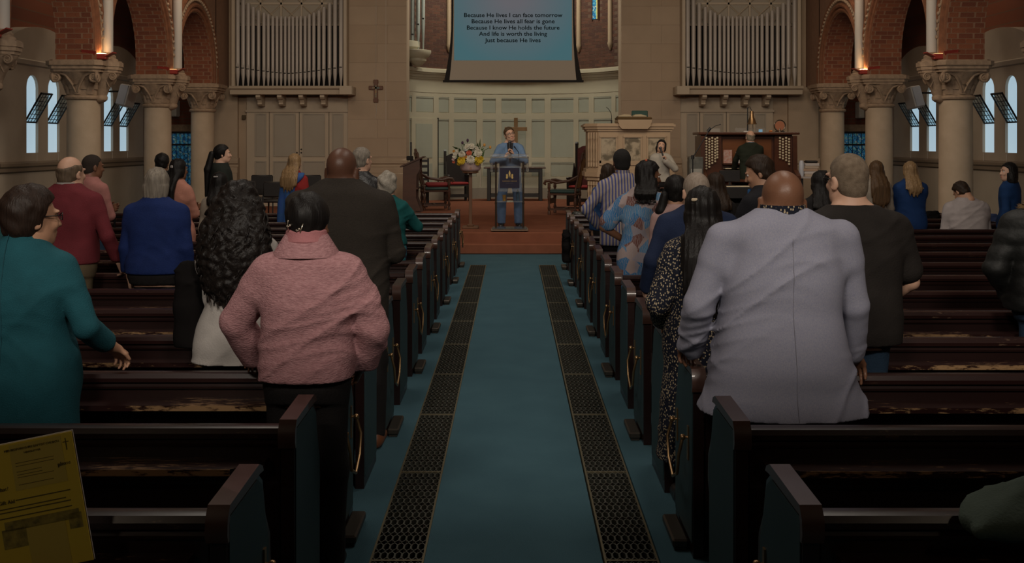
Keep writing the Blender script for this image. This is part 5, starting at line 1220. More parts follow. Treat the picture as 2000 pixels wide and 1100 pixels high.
# table with papers right of the organ
tb = thing('side_table', 'small table with piles of papers right of the organ console', 'table', (5.60,19.2,DZ)); MB().box(-.26,.26,-.25,.25,.82,.85).build('table_top', mat('table_grey', (.40,.36,.34), .6), tb); [MB().box(x-.02,x+.02,y-.02,y+.02,0,.82).build('leg', M_lead, tb) for x in (-.22,.22) for y in (-.2,.2)]
rng = random.Random(12); z = DZ+.85
for i in range(5):
    h = .05; tag(MB().box(-.13,.13,-.10,.10,0,h-.002,.004).build('file_folder', mat('folder_%d' % (i % 3), [(.45,.36,.28),(.5,.45,.42),(.40,.28,.20)][i % 3], .8), loc=(5.58+rng.uniform(-.02,.02),19.15,z), rz=rng.uniform(-.2,.2)), '%s folder in the pile of papers on the side table' % ['bottom','second lowest','middle','second highest','top'][i], 'folder', 'papers on the side table'); z += h
tag(MB().box(-.11,.11,-.09,.09,0,.05,.02).build('black_pouch', M_vinyl, loc=(5.59,19.15,z)), 'black pouch on top of the paper pile', 'pouch'); tag(MB().lathe([(.04,0),(.05,.1),(.05,.24),(.03,.30),(.0,.30)], (5.40,19.1,DZ+.85), 10).build('plastic_bag', mat('plastic_pale', (.5,.52,.58), .4), smooth=True), 'pale plastic bag beside the paper pile', 'bag')
tag(MB().box(-.08,.08,-.06,.06,0,.12,.02).build('dark_bag', M_vinyl, loc=(5.79,19.1,DZ+.85)), 'dark bag at the right end of the side table', 'bag')
# bags and things on the pews -------------------------------------
def bag(label, loc, sx, sy, sz, m, handle=True, rz=0):
    t = thing('bag', label, 'bag', loc, rz); g = Grid((-sx-.05,-sy-.05,-.02),(sx+.05,sy+.05,sz+.06), .012)
    g.put(stack([(0,0,0,sx,sy),(sz*.5,0,0,sx*1.02,sy*.95),(sz*.85,0,0,sx*.85,sy*.6),(sz,0,0,sx*.65,sy*.3)], 3), .02); g.disp(folds(.012, 3, 1.6)); link('bag_body', g.mesh('bag_body', m, .5), t)
    if handle: MB().tube([(-sx*.45,0,sz*.85),(-sx*.4,0,sz+.09),(-.05,0,sz+.13),(.05,0,sz+.13),(sx*.4,0,sz+.09),(sx*.45,0,sz*.85)], .013, 6).build('handle', m, t, smooth=True)
    return t
M_bagb = mat('bag_black', (.006,.005,.005), .85, spec=.1); bag('black handbag with looped handle on the pew beside the blue sweater', P(233,415,12.4)[:2]+(.453,), .14,.10,.32, M_bagb)
bag('small dark bag behind the salmon shirt on the left pews', P(209,410,12.4)[:2]+(.453,), .06,.08,.36, M_bagb, False)
bag('black leather bag lying on the front right pew end', (1.02,PEW_R[14]+.22,.453), .20,.13,.36, mat('bag_leather', (.022,.024,.02), .35), False)
bag('dark rucksack hanging at the front right pew end', (.69,PEW_R[12]+.2,.30), .055,.15,.40, M_bagb, False)
bag('dark bag on the pew beside the woman in the blue blazer', P(1818,418,14.0)[:2]+(.453,), .13,.1,.42, M_bagb, False)
bag('navy bag on the pew beside the seated man', P(1928,412,13.4)[:2]+(.453,), .17,.1,.42, mat('bag_navy', (.02,.035,.10), .7), False)
# yellow newsletter standing on the book ledge of the nearest pew ----
nl = thing('newsletter', 'yellow printed newsletter propped on the nearest left pew', 'leaflet', (-1.215,2.70,.680)); nl.rotation_euler = (-.06, -.20, 0)
MB().box(-.155,.115,-.004,.0,0,.34).build('cover_page', mat('paper_yellow', (.75,.55,.06), .7), nl); MB().box(-.155,.117,.0005,.004,0,.343).build('inner_pages', MATS['paper_white'], nl)
M_pr = mat('print_grey', (.16,.12,.03), .9); M_box = mat('print_panel', (.62,.47,.10), .9)
MB().box(-.055,.085,-.0046,-.004,.215,.335).build('coupon', M_box, nl)
fy = -.0048
text_obj('headline', 'MID BEDFORDSHIRE BAPTIST CHURCH', .0085, (.005,fy,.322), (PI/2,0,0), M_pr, nl); text_obj('headline', 'NEWSLETTER', .0075, (.005,fy,.310), (PI/2,0,0), M_pr, nl); text_obj('section_title', 'Gift Aid', .014, (-.085,fy,.19), (PI/2,0,0), M_pr, nl); text_obj('handwriting', 'what?', .014, (-.09,fy,.225), (PI/2,0,.1), M_pr, nl); text_obj('handwriting', 'please', .014, (.083,fy,.262), (PI/2,0,.1), M_pr, nl)
m = MB(); rng = random.Random(2)
for z in (.285,.277,.262,.254,.247,.228): m.box(-.045,rng.uniform(.02,.06),fy,-.004,z,z+.0016)
for z in (.19,.172,.163,.148): m.box(-.06 if z == .19 else -.11,rng.uniform(.06,.10),fy,-.004,z,z+.0028)
m.build('text_lines', M_pr, nl); MB().box(.088,.104,fy,-.004,.315,.3175).box(.095,.0975,fy,-.004,.295,.326).build('cross_mark', M_pr, nl)
MB().box(-.10,.10,fy,-.004,.115,.14).box(-.11,-.045,fy,-.004,.07,.12).box(.07,.105,fy,-.004,.09,.13).build('photo_print', mat('photo_print', (.12,.10,.03), .8, noise=(60,.0), col2=(.5,.38,.08)), nl); MB().box(-.045,.06,fy,-.004,.0,.118).build('inset_panel', M_box, nl)
# green cloth left on the near right pew
g = Grid((-.32,-.18,-.03),(.32,.18,.16), .012); g.put(ell((0,0,.02),(.27,.13,.07)), .02); g.put(ell((.12,.02,.07),(.14,.08,.06)), .02); g.put(cone((-.26,-.05,.02),(-.05,.0,.06),.02,.05), .02); g.disp(folds(.030, 5, 2.6)); o = link('folded_coat', g.mesh('folded_coat', fold_mat('coat_green', (.075,.105,.085)), .5)); o.location = (1.47,PEW_R[0]-.02,.80); o.rotation_euler = (0,-.15,.2); tag(o, 'grey-green coat draped over the nearest pew on the right', 'coat')
# ================================================================== the congregation
SL = [y+.6 for y in PEW_L]; SR = [y+.6 for y in PEW_R]
BLK = hair_mat('black', (.012,.010,.009), (.006,.005,.005), .5); DKB = hair_mat('dark_brown', (.035,.02,.012)); GREY = hair_mat('grey', (.30,.26,.21), (.14,.12,.10)); SILV = hair_mat('silver', (.42,.38,.32), (.24,.21,.17), curly=True)
BLND = hair_mat('blonde', (.34,.22,.11), (.13,.07,.03)); BRWN = hair_mat('brown', (.12,.065,.03), (.05,.028,.014)); BUZZ = mat('hair_buzz', (.22,.165,.115), .9, noise=(40,.2), col2=(.12,.085,.055), bump=(300,.5)); CURL = hair_mat('curl_black', (.016,.012,.010), (.005,.004,.004), .45, True)
NAVY = fold_mat('trouser_navy', (.015,.018,.035)); BLACKC = fold_mat('black', (.014,.012,.012)); JEANS = fold_mat('jeans', (.022,.045,.08)); KHAKI = fold_mat('khaki', (.15,.11,.065)); SHOE = mat('shoe_black', (.012,.010,.010), .35); SHOEB = mat('shoe_brown', (.14,.05,.022), .4)
def loc(px, Y): return (px-1000)*Y/2000
def simple(label, px, Y, H, topm, hairm, style='short', top='top', hem=.82, fem=False, skin='pale', near=0, tr=None, hairkw={}, topkw={}, **kw):
    p = Person(label, loc(px, Y), Y, H, near=near, fem=fem, skin=skin, **kw)
    p.top(top, topm, hem=hem, **topkw)
    if tr is not False: p.trousers('trousers', tr or BLACKC)
    p.shoes(SHOE)
    if style: p.hair('hair', hairm, style, **hairkw)
    return p
def pat_mat(name, kind):
    m = mat('cloth_'+name, (.5,.5,.5), .85, spec=.2); nd, lk, b = nodes(m); tc = nd.new('ShaderNodeTexCoord'); mp = nd.new('ShaderNodeMapping'); lk.new(tc.outputs['Object'], mp.inputs[0])
    r = nd.new('ShaderNodeValToRGB'); e = r.color_ramp.elements
    if kind == 'stripe':
        wv = nd.new('ShaderNodeTexWave'); wv.bands_direction = 'X'; wv.inputs['Scale'].default_value = 10.5; wv.inputs['Distortion'].default_value = .6; wv.inputs['Detail'].default_value = 1; lk.new(mp.outputs[0], wv.inputs[0]); lk.new(wv.outputs['Fac'], r.inputs[0])
        e[0].position = .42; e[0].color = (.08,.09,.23,1); e[1].position = .5; e[1].color = (.36,.30,.255,1)
    elif kind == 'fleck':
        v = nd.new('ShaderNodeTexVoronoi'); v.inputs['Scale'].default_value = 105; mp.inputs['Scale'].default_value = (1,1,.7); lk.new(mp.outputs[0], v.inputs['Vector']); lk.new(v.outputs['Distance'], r.inputs[0])
        e[0].position = .30; e[0].color = (.40,.32,.21,1); e[1].position = .38; e[1].color = (.010,.012,.022,1)
    elif kind == 'palm':
        v = nd.new('ShaderNodeTexVoronoi'); v.inputs['Scale'].default_value = 13; lk.new(mp.outputs[0], v.inputs['Vector']); sp = nd.new('ShaderNodeSeparateColor'); lk.new(v.outputs['Color'], sp.inputs[0]); lk.new(sp.outputs[0], r.inputs[0]); r.color_ramp.interpolation = 'CONSTANT'
        for i_, (p_, c_) in enumerate([(0,(.36,.28,.27)),(.22,(.04,.16,.34)),(.45,(.30,.27,.31)),(.58,(.09,.23,.40)),(.82,(.16,.07,.06))]):
            q = e[i_] if i_ < 2 else e.new(p_); q.position = p_; q.color = (*c_,1)
        wv = nd.new('ShaderNodeTexWave'); wv.inputs['Scale'].default_value = 22; wv.inputs['Distortion'].default_value = 9; lk.new(mp.outputs[0], wv.inputs[0]); mx = nd.new('ShaderNodeMix'); mx.data_type = 'RGBA'; mx.inputs['B'].default_value = (.36,.31,.31,1)
        r2 = nd.new('ShaderNodeValToRGB'); r2.color_ramp.elements[0].position = .74; r2.color_ramp.elements[1].position = .84; r2.color_ramp.elements[1].color = (.6,.6,.6,1); lk.new(wv.outputs['Fac'], r2.inputs[0]); lk.new(r2.outputs[0], mx.inputs['Factor']); lk.new(r.outputs[0], mx.inputs['A']); lk.new(mx.outputs['Result'], b.inputs[0]); return m
    elif kind == 'floral':
        v = nd.new('ShaderNodeTexVoronoi'); v.inputs['Scale'].default_value = 22; lk.new(mp.outputs[0], v.inputs['Vector']); sp = nd.new('ShaderNodeSeparateColor'); lk.new(v.outputs['Color'], sp.inputs[0]); lk.new(sp.outputs[0], r.inputs[0]); r.color_ramp.interpolation = 'CONSTANT'
        for i_, (p_, c_) in enumerate([(0,(.02,.03,.06)),(.35,(.03,.15,.17)),(.6,(.05,.10,.25)),(.85,(.35,.15,.2))]):
            q = e[i_] if i_ < 2 else e.new(p_); q.position = p_; q.color = (*c_,1)
    lk.new(r.outputs[0], b.inputs[0]); return m
def wide_collar(s, m, r0, z0, r1, z1, name='collar', cy=-.015, t=.014):
    b = MB(); b.lathe([(r0,z0),(r0*.98,z0+.012),(r1,z1),(r1-t,z1),(r0*.9,z0)], (0,cy,0), 32, sx=1, sy=.82); return b.build(name, m, s.t, smooth=True)

# ---- left block, nearest first
TEAL = fold_mat('teal_knit', (.014,.088,.112), bump=(220,.35))
p = Person('woman in a teal high-necked dress with glasses, hand on the pew rail', loc(45,4.26), 4.26, 1.615, near=2, fem=True, w=1.24, d=1.2, belly=.03, skin='tan', head=(-42,2,0), hs=1.1,
  armR=((.29,.20,.915),(.15,-1,-.1),((.25,.75,-.6),(0,-.5,-1),(1,.2,.2),.75)), armL='down')
dr = p.top('dress', TEAL, hem=.10, sleeve=.86, flare=.10, fold=.007, seed=2, t=.016, collar=collar_ring(1.45,1.535,.082,.072)); seam(p, dr, -.02, .75, 1.44, mat('seam_teal', (.010,.065,.085), .9)); p.shoes(SHOE); p.hair('hair', hair_mat('auburn_black', (.03,.017,.012)), 'short', t=.020); p.glasses()
PINK = mat('cloth_pink_tweed', (.47,.255,.265), .9, noise=(90,.15), col2=(.29,.14,.15), stretch=(.5,.5,1.6), bump=(160,.6), spec=.2)
p = Person('woman in a pink tweed jacket with silver hairpins beside the aisle', loc(600,4.25), 4.25, 1.585, near=2, fem=True, w=1.05, d=1.15, belly=.02, skin='brown', head=(-6,0,0), hs=1.06, sw=.19,
  armL=((-.262,.20,.875),(-1,-.6,.0),((-.35,.75,-.25),(0,-.3,-1),(1,.2,0),.7)), armR=((.20,.15,.84),(1,-.7,0)))
p.top('jacket', PINK, hem=.835, box=1.0, t=.022, puff=.008, arm=.010, fold=.014, seed=4, neck=1.46); wide_collar(p, PINK, .140, 1.335, .088, 1.425)
MB().lathe([(.170,.835),(.182,.84),(.184,.885),(.172,.89)], (0,.005,0), 40, sx=1.03, sy=.86).build('waistband', PINK, p.t, smooth=True)
MB().lathe([(.088,1.385),(.094,1.40),(.086,1.42),(.084,1.438),(.072,1.45),(.07,1.44),(.08,1.38)], (0,-.012,0), 28).build('scarf', fold_mat('scarf_pink', (.42,.17,.18)), p.t, smooth=True)
p.trousers('trousers', BLACKC, wide=.012); p.shoes(SHOE); hr = p.hair('hair', BLK, 'updo', t=.012)
M_pin = mat('hairpin_silver', (.6,.52,.42), .25, .9)
for pts, bead in (([(-.055,-.098,.045),(-.062,-.104,.0),(-.06,-.096,-.035)],(-.050,-.108,-.005)),([(.012,-.122,.005),(.0,-.122,-.03),(-.008,-.108,-.062)],(-.006,-.122,-.02))):
    MB().tube(pts, .0028, 6).ball(bead, .006, 8, 6).ball((bead[0]-.012,bead[1],bead[2]-.004), .004, 8, 6).tube([bead,(bead[0]-.012,bead[1]-.002,bead[2]-.012)], .0022, 5).xf(p.M).build('hairpin', M_pin, hr, smooth='all')
WHT = fold_mat('white_blouse', (.42,.39,.365))
p = Person('woman in a white blouse with a mass of long black curls', loc(465,5.11), 5.11, 1.60, near=2, fem=True, w=1.05, skin='tan', head=(-5,0,0), armL='front', armR='front')
p.top('blouse', WHT, hem=.72, flare=.20, fold=.009, seed=1, neck=1.47, t=.016); p.trousers('trousers', BLACKC); p.shoes(SHOE); hr = p.hair('hair', CURL, 'curlymass', length=.36, width=.185)
rng = random.Random(21); c = p.hc0
cu = MB()
for i in range(150):
    a = rng.uniform(PI*.95, PI*2.05) if i % 4 else rng.uniform(0, 2*PI); ln = rng.uniform(.14,.26); zb = -.47+rng.uniform(-.03,.12) if i < 70 else -rng.uniform(.10,.42)
    f = rng.uniform(52,68); am = rng.uniform(.006,.010); ph = rng.uniform(0,6); pts = []; io = rng.uniform(.94,1.09)
    for k in range(20):
        u = k/19; z = zb+ln*(1-u)
        if z > .04: continue
        rx = np.interp(z, [-.5,-.3,-.15,0,.1], [.105,.165,.172,.122,.08])*io; ry = np.interp(z, [-.5,-.3,-.15,0,.1], [.06,.10,.11,.09,.07])*io; yc = np.interp(z, [-.5,-.25,-.12,0,.1], [-.12,-.10,-.08,-.045,-.02])
        pts.append((c.x+rx*math.cos(a)+am*math.cos(f*z+ph), c.y+yc+ry*math.sin(a)+am*math.sin(f*z+ph), c.z+z))
    n_ = len(pts)
    if n_ > 4: cu.tube(pts, [.0022+.0036*math.sin(PI*(k+.6)/(n_+.2))**.6 for k in range(n_)], 4)
o = cu.build('loose_curls', CURL, hr, smooth='all'); o['kind'] = 'stuff'
bag('black coat bundled beside the curly-haired woman', (loc(380,5.2),5.12,.79), .07,.08,.42, M_bagb, False)
COAT = mat('cloth_dark_coat', (.040,.033,.027), .9, noise=(120,.2), col2=(.024,.02,.017), stretch=(1,1,3), bump=(150,.4), spec=.2)
p = Person('bald man in a dark grey overcoat at the end of his pew', loc(665,5.97), 5.97, 1.775, near=2, w=1.38, d=1.3, belly=.06, skin='dark', hs=1.14, nd=.09, sw=.25, jaw=1.2, legs=((-.1,0),(.19,.12)), armL='front', armR=((.16,.26,1.08),(.7,-.6,-.5)), head=(-8,0,0))
p.top('overcoat', COAT, hem=.70, box=.9, t=.02, fold=.008, seed=6, collar=collar_ring(1.44,1.50,.10,.082)); p.trousers('trousers', BLACKC); p.shoes(SHOEB); p.glasses()
BURG = fold_mat('burgundy', (.165,.026,.034), bump=(180,.4))
p = Person('balding man in a burgundy sweater and khaki trousers', loc(133,7.68), 7.68, 1.70, near=1, w=1.18, d=1.15, belly=.05, nd=.06, head=(-22,0,0), armR=((.33,.14,.90),(.3,-1,0)), armL='down', hs=1.04)
p.top('sweater', BURG, hem=.90, box=.5, t=.014, seed=3); shirt_collar(p, WHT, 1.455, 1.50, .074); p.trousers('trousers', KHAKI); p.shoes(SHOE); p.hair('hair', hair_mat('greybrown', (.17,.12,.08)), 'fringe')
SALM = fold_mat('salmon', (.40,.17,.15))
p = simple('man in a salmon shirt with folded arms by the left column', 176, SL[8], 1.685, SALM, mat('hair_crop', (.03,.02,.015), .9, bump=(300,.5)), 'buzz', 'shirt', .84, skin='brown', near=1, tr=JEANS, rz=-.45, head=(-18,4,0), armL='fold', armR='fold', hairkw={'t': .007}, topkw={'seed': 5, 'box': .4}); shirt_collar(p, SALM)
BLUE = fold_mat('blue_sweater', (.012,.028,.125), bump=(180,.4))
p = Person('grey-haired person in a royal blue sweater with arms down', loc(306,7.68), 7.68, 1.61, near=1, fem=True, w=1.28, d=1.2, belly=.03, armL='down', armR='down', hs=1.06, sw=.21)
p.top('sweater', BLUE, hem=.83, box=.9, t=.018, puff=.006, seed=8); p.trousers('trousers', BLACKC); p.shoes(SHOE); p.hair('hair', GREY, 'long', length=.015, width=.082, thick=.06)
PEACH = fold_mat('peach', (.45,.20,.145))
p = simple('woman in a peach dress with long dark hair and a white clip', 347, SL[9], 1.625, PEACH, BLK, 'long', 'dress', .30, fem=True, skin='brown', tr=False, rz=-.5, armL='fold', armR='fold', hairkw={'length': .34, 'width': .10}, topkw={'flare': .16, 'fold': .008}); MB().box(-.01,.03,-.13,-.11,.02,.05,.006).xf(p.M).build('hair_clip', WHT, p.t)
simple('person with black hair beside the left column', 316, SL[12], 1.655, BLACKC, BLK, 'short', 'coat', .8, skin='brown', hairkw={'t': .022})
HOOD = fold_mat('coat_darkgreen', (.018,.022,.018))
p = simple('woman with a ponytail in a dark hooded coat, looking right', 432, SL[12], 1.775, HOOD, BLK, 'updo', 'coat', .55, fem=True, skin='pale', rz=-1.25, face=True, near=1, armL='front', armR='front', topkw={'t': .035, 'box': .8}); wide_collar(p, HOOD, .15, 1.40, .10, 1.52, 'hood')
g = Grid((-.12,-.35,.9),(.12,.05,1.75), .01); g.put(cone((0,-.12,1.66),(0,-.17,1.45), .04,.05), .02); g.put(cone((0,-.17,1.45),(0,-.19,1.1), .05,.02), .02); link('ponytail', g.mesh('ponytail', BLK, .5), p.t)
p = simple('dark-haired woman in a beige top with a white hair clip', 428, SL[8], 1.505, fold_mat('beige', (.34,.28,.22)), BLK, 'long', 'blouse', .8, fem=True, skin='tan', hairkw={'length': .12}); MB().box(-.035,.015,-.13,-.11,.07,.085,.005).xf(p.M).build('hair_clip', WHT, p.t)
RED = fold_mat('red_jacket', (.26,.022,.02)); SCARF = mat('cloth_blue_scarf', (.02,.06,.28), .8, noise=(22,.1), col2=(.03,.10,.22))
p = simple('blonde woman in a red top with a long blue scarf', 575, SL[12], 1.655, RED, BLND, 'long', 'jacket', .82, fem=True, rz=-.35, hairkw={'length': .30, 'width': .13}, tr=BLACKC)
p.skirt('scarf', SCARF, [(.55,-.09,-.10,.10,.05),(1.0,-.08,-.13,.10,.03),(1.25,-.02,-.12,.12,.035),(1.36,.04,-.07,.15,.06),(1.41,.05,-.03,.12,.07)], .006)
p = simple('grey-haired man in a black leather jacket behind the dark overcoat', 703, SL[8], 1.755, mat('leather_black', (.014,.013,.014), .35, bump=(60,.3)), GREY, 'short', 'jacket', .8, head=(-35,0,0), near=1)
TEAL2 = fold_mat('teal_blouse', (.010,.095,.095))
p = simple('woman with curly silver hair in a teal blouse', 755, SL[7], 1.525, TEAL2, SILV, 'curlyshort', 'blouse', .87, fem=True, near=1, w=1.15, d=1.1, head=(-15,0,0), armL='front', armR=((.10,.26,1.06),(1,-.5,-.4)), hairkw={'t': .016}, tr=pat_mat('floral_skirt', 'floral'), topkw={'seed': 4, 'box': .7, 'fold': .009}); MB().tube([(.075*math.cos(a),-.014+.07*math.sin(a),1.275+.01*math.sin(a)) for a in [2*PI*i/24 for i in range(24)]], .004, 6, closed=True).build('necklace', DKB, p.t)
simple('person in a dark teal sweater cut by the left edge', -52, SL[3], 1.64, fold_mat('teal_dark', (.016,.07,.075)), DKB, 'short', 'sweater', .82, fem=True, skin='tan', w=1.25, near=0)

# ---- right block, nearest first
BLZ = mat('cloth_blazer', (.30,.295,.345), .85, noise=(260,.1), col2=(.215,.22,.30), stretch=(1,1,.5), bump=(420,.2), spec=.25)
p = Person('bald man in a grey-blue blazer leaning on the pew with both hands', loc(1527,4.23), 4.23, 1.69, near=2, w=1.06, d=1.25, belly=.06, skin='brown', hs=1.13, nd=.11, sw=.255, jaw=1.15, head=(-4,4,3),
  armL=((-.335,.21,.925),(-.5,-1,0),((-.1,.85,-.45),(.1,-.5,-1),(1,.2,0),.95)), armR=((.35,.19,.90),(.3,-1,0),((.4,.45,-.8),(-.1,-.5,-1),(-1,.3,0),.55)))
bz = p.top('blazer', BLZ, hem=.705, box=.75, flare=.22, t=.018, arm=.008, fold=.012, seed=11, collar=collar_ring(1.425,1.475,.105,.088)); p.trousers('trousers', NAVY, wide=.015); p.shoes(SHOE); shirt_collar(p, pat_mat('shirt_print', 'fleck'), 1.45, 1.505, .088)
M_seam = mat('seam_dark', (.19,.185,.22), .9); seam(p, bz, .004, .71, 1.42, M_seam, r=.0011)
for i in (0,1):
    w_ = p.wr[i]; e_ = p.el[i]; d_ = (w_-e_).normalized(); sg = (-1,1)[i]
    for k in range(3): MB().ball(w_-d_*(.02+.02*k)+Vector((sg*.048,-.014,0)), (.005,.006,.006), 8, 5).build('cuff_button', M_dark, p.t)
TEE = fold_mat('black_tee', (.022,.018,.016))
p = Person('man with cropped grey hair and glasses in a black t-shirt', loc(1663,5.07), 5.07, 1.745, near=2, w=1.26, d=1.15, belly=.02, skin='pale', hs=1.08, nd=.03, sw=.235, head=(20,0,0), armL='low', armR=((.17,.18,.95),(1,-.7,0)))
p.top('t_shirt', TEE, hem=.82, sleeve=.38, box=.8, t=.018, puff=.006, fold=.007, seed=7, neck=1.475); p.trousers('jeans', JEANS, wide=.01); p.shoes(SHOE); p.hair('hair', BUZZ, 'buzz', t=.007); p.glasses()
FLK = pat_mat('fleck_dress', 'fleck')
p = Person('woman with very long black hair in a black and cream flecked maxi dress', loc(1372,5.07), 5.07, 1.575, near=2, fem=True, w=1.0, skin='tan', armL=((-.16,.16,.90),(-.5,-1,.0)), armR='front')
p.top('dress', FLK, hem=.25, flare=.12, t=.014, puff=.014, fold=.009, seed=9, sleeve=.95); p.shoes(SHOE); hr = p.hair('hair', BLK, 'long', length=.40, width=.125, thick=.06, t=.016); MB().box(-.075,-.025,-.108,-.098,.055,.072,.006).xf(p.M).build('hair_clip', mat('clip_pearl', (.5,.4,.28), .3), hr)
BLZN = fold_mat('navy_blazer', (.016,.026,.065))
p = Person('older man with thin grey hair in a navy blazer', loc(1362,6.74), 6.74, 1.605, near=1, w=1.3, d=1.2, belly=.05, head=(10,0,0), armL=((-.32,.10,.84),(-.4,-1,0)), armR='front', hs=1.1)
p.top('blazer', BLZN, hem=.74, box=.8, t=.018, seed=2, collar=collar_ring(1.43,1.48,.095,.08)); p.trousers('trousers', BLACKC); p.shoes(SHOE); p.hair('hair', hair_mat('thin_grey', (.33,.27,.22), (.22,.17,.13)), 'buzz', t=.006)
PALM = pat_mat('palm_dress', 'palm')
p = Person('woman in a blue palm-print dress turning her head to the right', loc(1256,8.41), 8.41, 1.655, near=1, fem=True, w=1.1, skin='brown', rz=-.30, head=(-62,10,0), armL=((-.16,.10,.98),(-1,-.6,0)), armR='front', face=True)
p.top('dress', PALM, hem=.22, flare=.10, sleeve=.4, t=.016, puff=.008, fold=.008, seed=5); p.shoes(SHOE); p.hair('hair', BLK, 'long', length=.10, width=.105, t=.018); MB().tube([(.142*math.cos(a),.105*math.sin(a),1.02) for a in [2*PI*i/28 for i in range(28)]], .014, 6, closed=True).build('waist_tie', PALM, p.t); MB().ball((.03,-.055,.125), .012, 8, 6).xf(p.M).build('hair_bead', mat('bead_red', (.45,.08,.03), .4), p.t)
STR = pat_mat('striped_shirt', 'stripe')
p = simple('man in a blue and white striped shirt at the aisle end', 1215, SR[8], 1.735, STR, mat('hair_tight_black', (.012,.010,.009), .9, bump=(300,.6)), 'buzz', 'shirt', .80, skin='dark', near=1, w=1.1, armL=((-.20,.16,.98),(-1,-.3,-.2)), armR='front', hairkw={'t': .014}, topkw={'box': .9, 'flare': .05, 'seed': 3}, rz=.12); shirt_collar(p, STR, 1.465, 1.52, .068)
simple('dark-haired woman in a blue top in front of the striped shirt', 1187, SR[10], 1.56, fold_mat('blue_top', (.02,.06,.16)), DKB, 'long', 'blouse', .8, fem=True, skin='tan', hairkw={'length': .05})
p = simple('girl with dark tied-back hair in a pink blouse', 1319, SR[5], 1.555, fold_mat('pink_blouse', (.42,.27,.25)), BLK, 'updo', 'blouse', .85, fem=True, skin='tan', near=1)
for s in (-1,1):
    g = Grid((-.2,-.2,1.0),(.2,.15,1.6), .01); g.put(cone((s*.085,-.04,1.42),(s*.11,-.03,1.30), .03,.04), .02); g.put(cone((s*.11,-.03,1.30),(s*.115,-.02,1.16), .04,.015), .02); link('pigtail', g.mesh('pigtail', BLK, .5), p.t)
simple('woman with dark brown hair behind the long black hair', 1398, SR[7], 1.53, BLACKC, DKB, 'long', 'coat', .8, fem=True, skin='tan', hairkw={'length': .15, 'width': .12})
p = simple('man in a black suit looking down to the left', 1495, SR[5], 1.72, fold_mat('black_suit', (.014,.014,.018)), DKB, 'short', 'jacket', .76, skin='tan', near=1, w=1.15, rz=.75, head=(28,20,0), armL=((-.05,.33,1.02),(-1,-.3,-.6)), armR='front', face=True, hairkw={'t': .018}, topkw={'collar': collar_ring(1.44,1.48,.085,.075)}); shirt_collar(p, WHT, 1.46, 1.505, .072)
MB().box(-.05,.05,.10,.13,1.2,1.46,.01).build('shirt_front', fold_mat('shirt_blue', (.03,.10,.25)), p.t)
simple('woman with black hair in black between the blazer and the t-shirt', 1603, SR[7], 1.545, BLACKC, BLK, 'long', 'coat', .8, fem=True, skin='brown', hairkw={'length': .2, 'width': .11}, topkw={'t': .02})
simple('woman with long straight brown hair before the right column', 1712, SR[11], 1.58, fold_mat('stone_top', (.30,.25,.20)), BRWN, 'long', 'blouse', .8, fem=True, hairkw={'length': .38, 'width': .115})
simple('blonde woman in a royal blue blazer', 1778, SR[11], 1.57, fold_mat('royal_blazer', (.010,.036,.125)), BLND, 'long', 'blazer', .62, fem=True, w=1.15, near=1, armL='fold', armR='fold', hairkw={'length': .22, 'width': .105}, topkw={'box': .6, 't': .02})
p = Person('man in a white shirt sitting with his head bowed', loc(1893,12.30), 12.30, 1.72, near=1, w=1.2, d=1.15, skin='tan', sit=.455, lean=.16, head=(24,40,0), armL='front', armR='front')
p.top('shirt', fold_mat('white_shirt', (.40,.35,.34)), hem=.50, t=.02, puff=.008, box=.8, fold=.009, seed=4); p.trousers('trousers', NAVY); p.shoes(SHOE); p.hair('hair', DKB, 'short', t=.014)
p = simple('dark-haired woman in a blue top, face turned to the left', 1972, SR[11], 1.56, fold_mat('blue_dress', (.010,.038,.12)), BLK, 'long', 'top', .45, fem=True, skin='pale', near=1, rz=.75, head=(50,0,0), face=True, hairkw={'length': .02, 'width': .085, 'thick': .06}, topkw={'flare': .1})
PUFF = mat('puffer_black', (.006,.0065,.006), .6, noise=(5,.2), bump=(25,.4))
p = Person('person in a black puffer jacket with fur hood at the right edge', loc(2055,5.9), 5.9, 1.68, near=1, w=1.3, d=1.3, skin='tan', armL=((-.17,.14,.93),(-1,-.6,0)), armR='front', sw=.235)
o = p.top('puffer_jacket', PUFF, hem=.84, box=.9, t=.026, puff=.010, fold=.006, neck=1.47)
for v in o.data.vertices: v.co += v.normal*.007*abs(math.sin(v.co.z*34+.6*math.sin(v.co.x*6)))
fur = MB(); rng = random.Random(3)
for i in range(1500):
    a = rng.uniform(0, 2*PI); r = .15+rng.gauss(0,.012); z = 1.425+.035*math.cos(a*1)+rng.gauss(0,.02); c0 = Vector((r*math.cos(a), -.02+r*.9*math.sin(a), z)); d = Vector((math.cos(a)*.6+rng.gauss(0,.5), math.sin(a)*.6+rng.gauss(0,.5), rng.gauss(.2,.5))).normalized()*.045; q = d.cross(Vector((rng.random(),rng.random(),.3))).normalized()*.006
    fur.add([c0-q, c0+q, c0+d], [(0,1,2)])
fur.lathe([(.12,1.39),(.145,1.41),(.142,1.44),(.12,1.45)], (0,-.02,0), 24)
o = fur.build('fur_trim', mat('fur_tan', (.30,.19,.09), .9, noise=(40,.1), col2=(.12,.07,.03)), p.t); o['kind'] = 'stuff'
p.trousers('jeans', JEANS, wide=.01); p.shoes(SHOE); p.hair('hair', DKB, 'short')
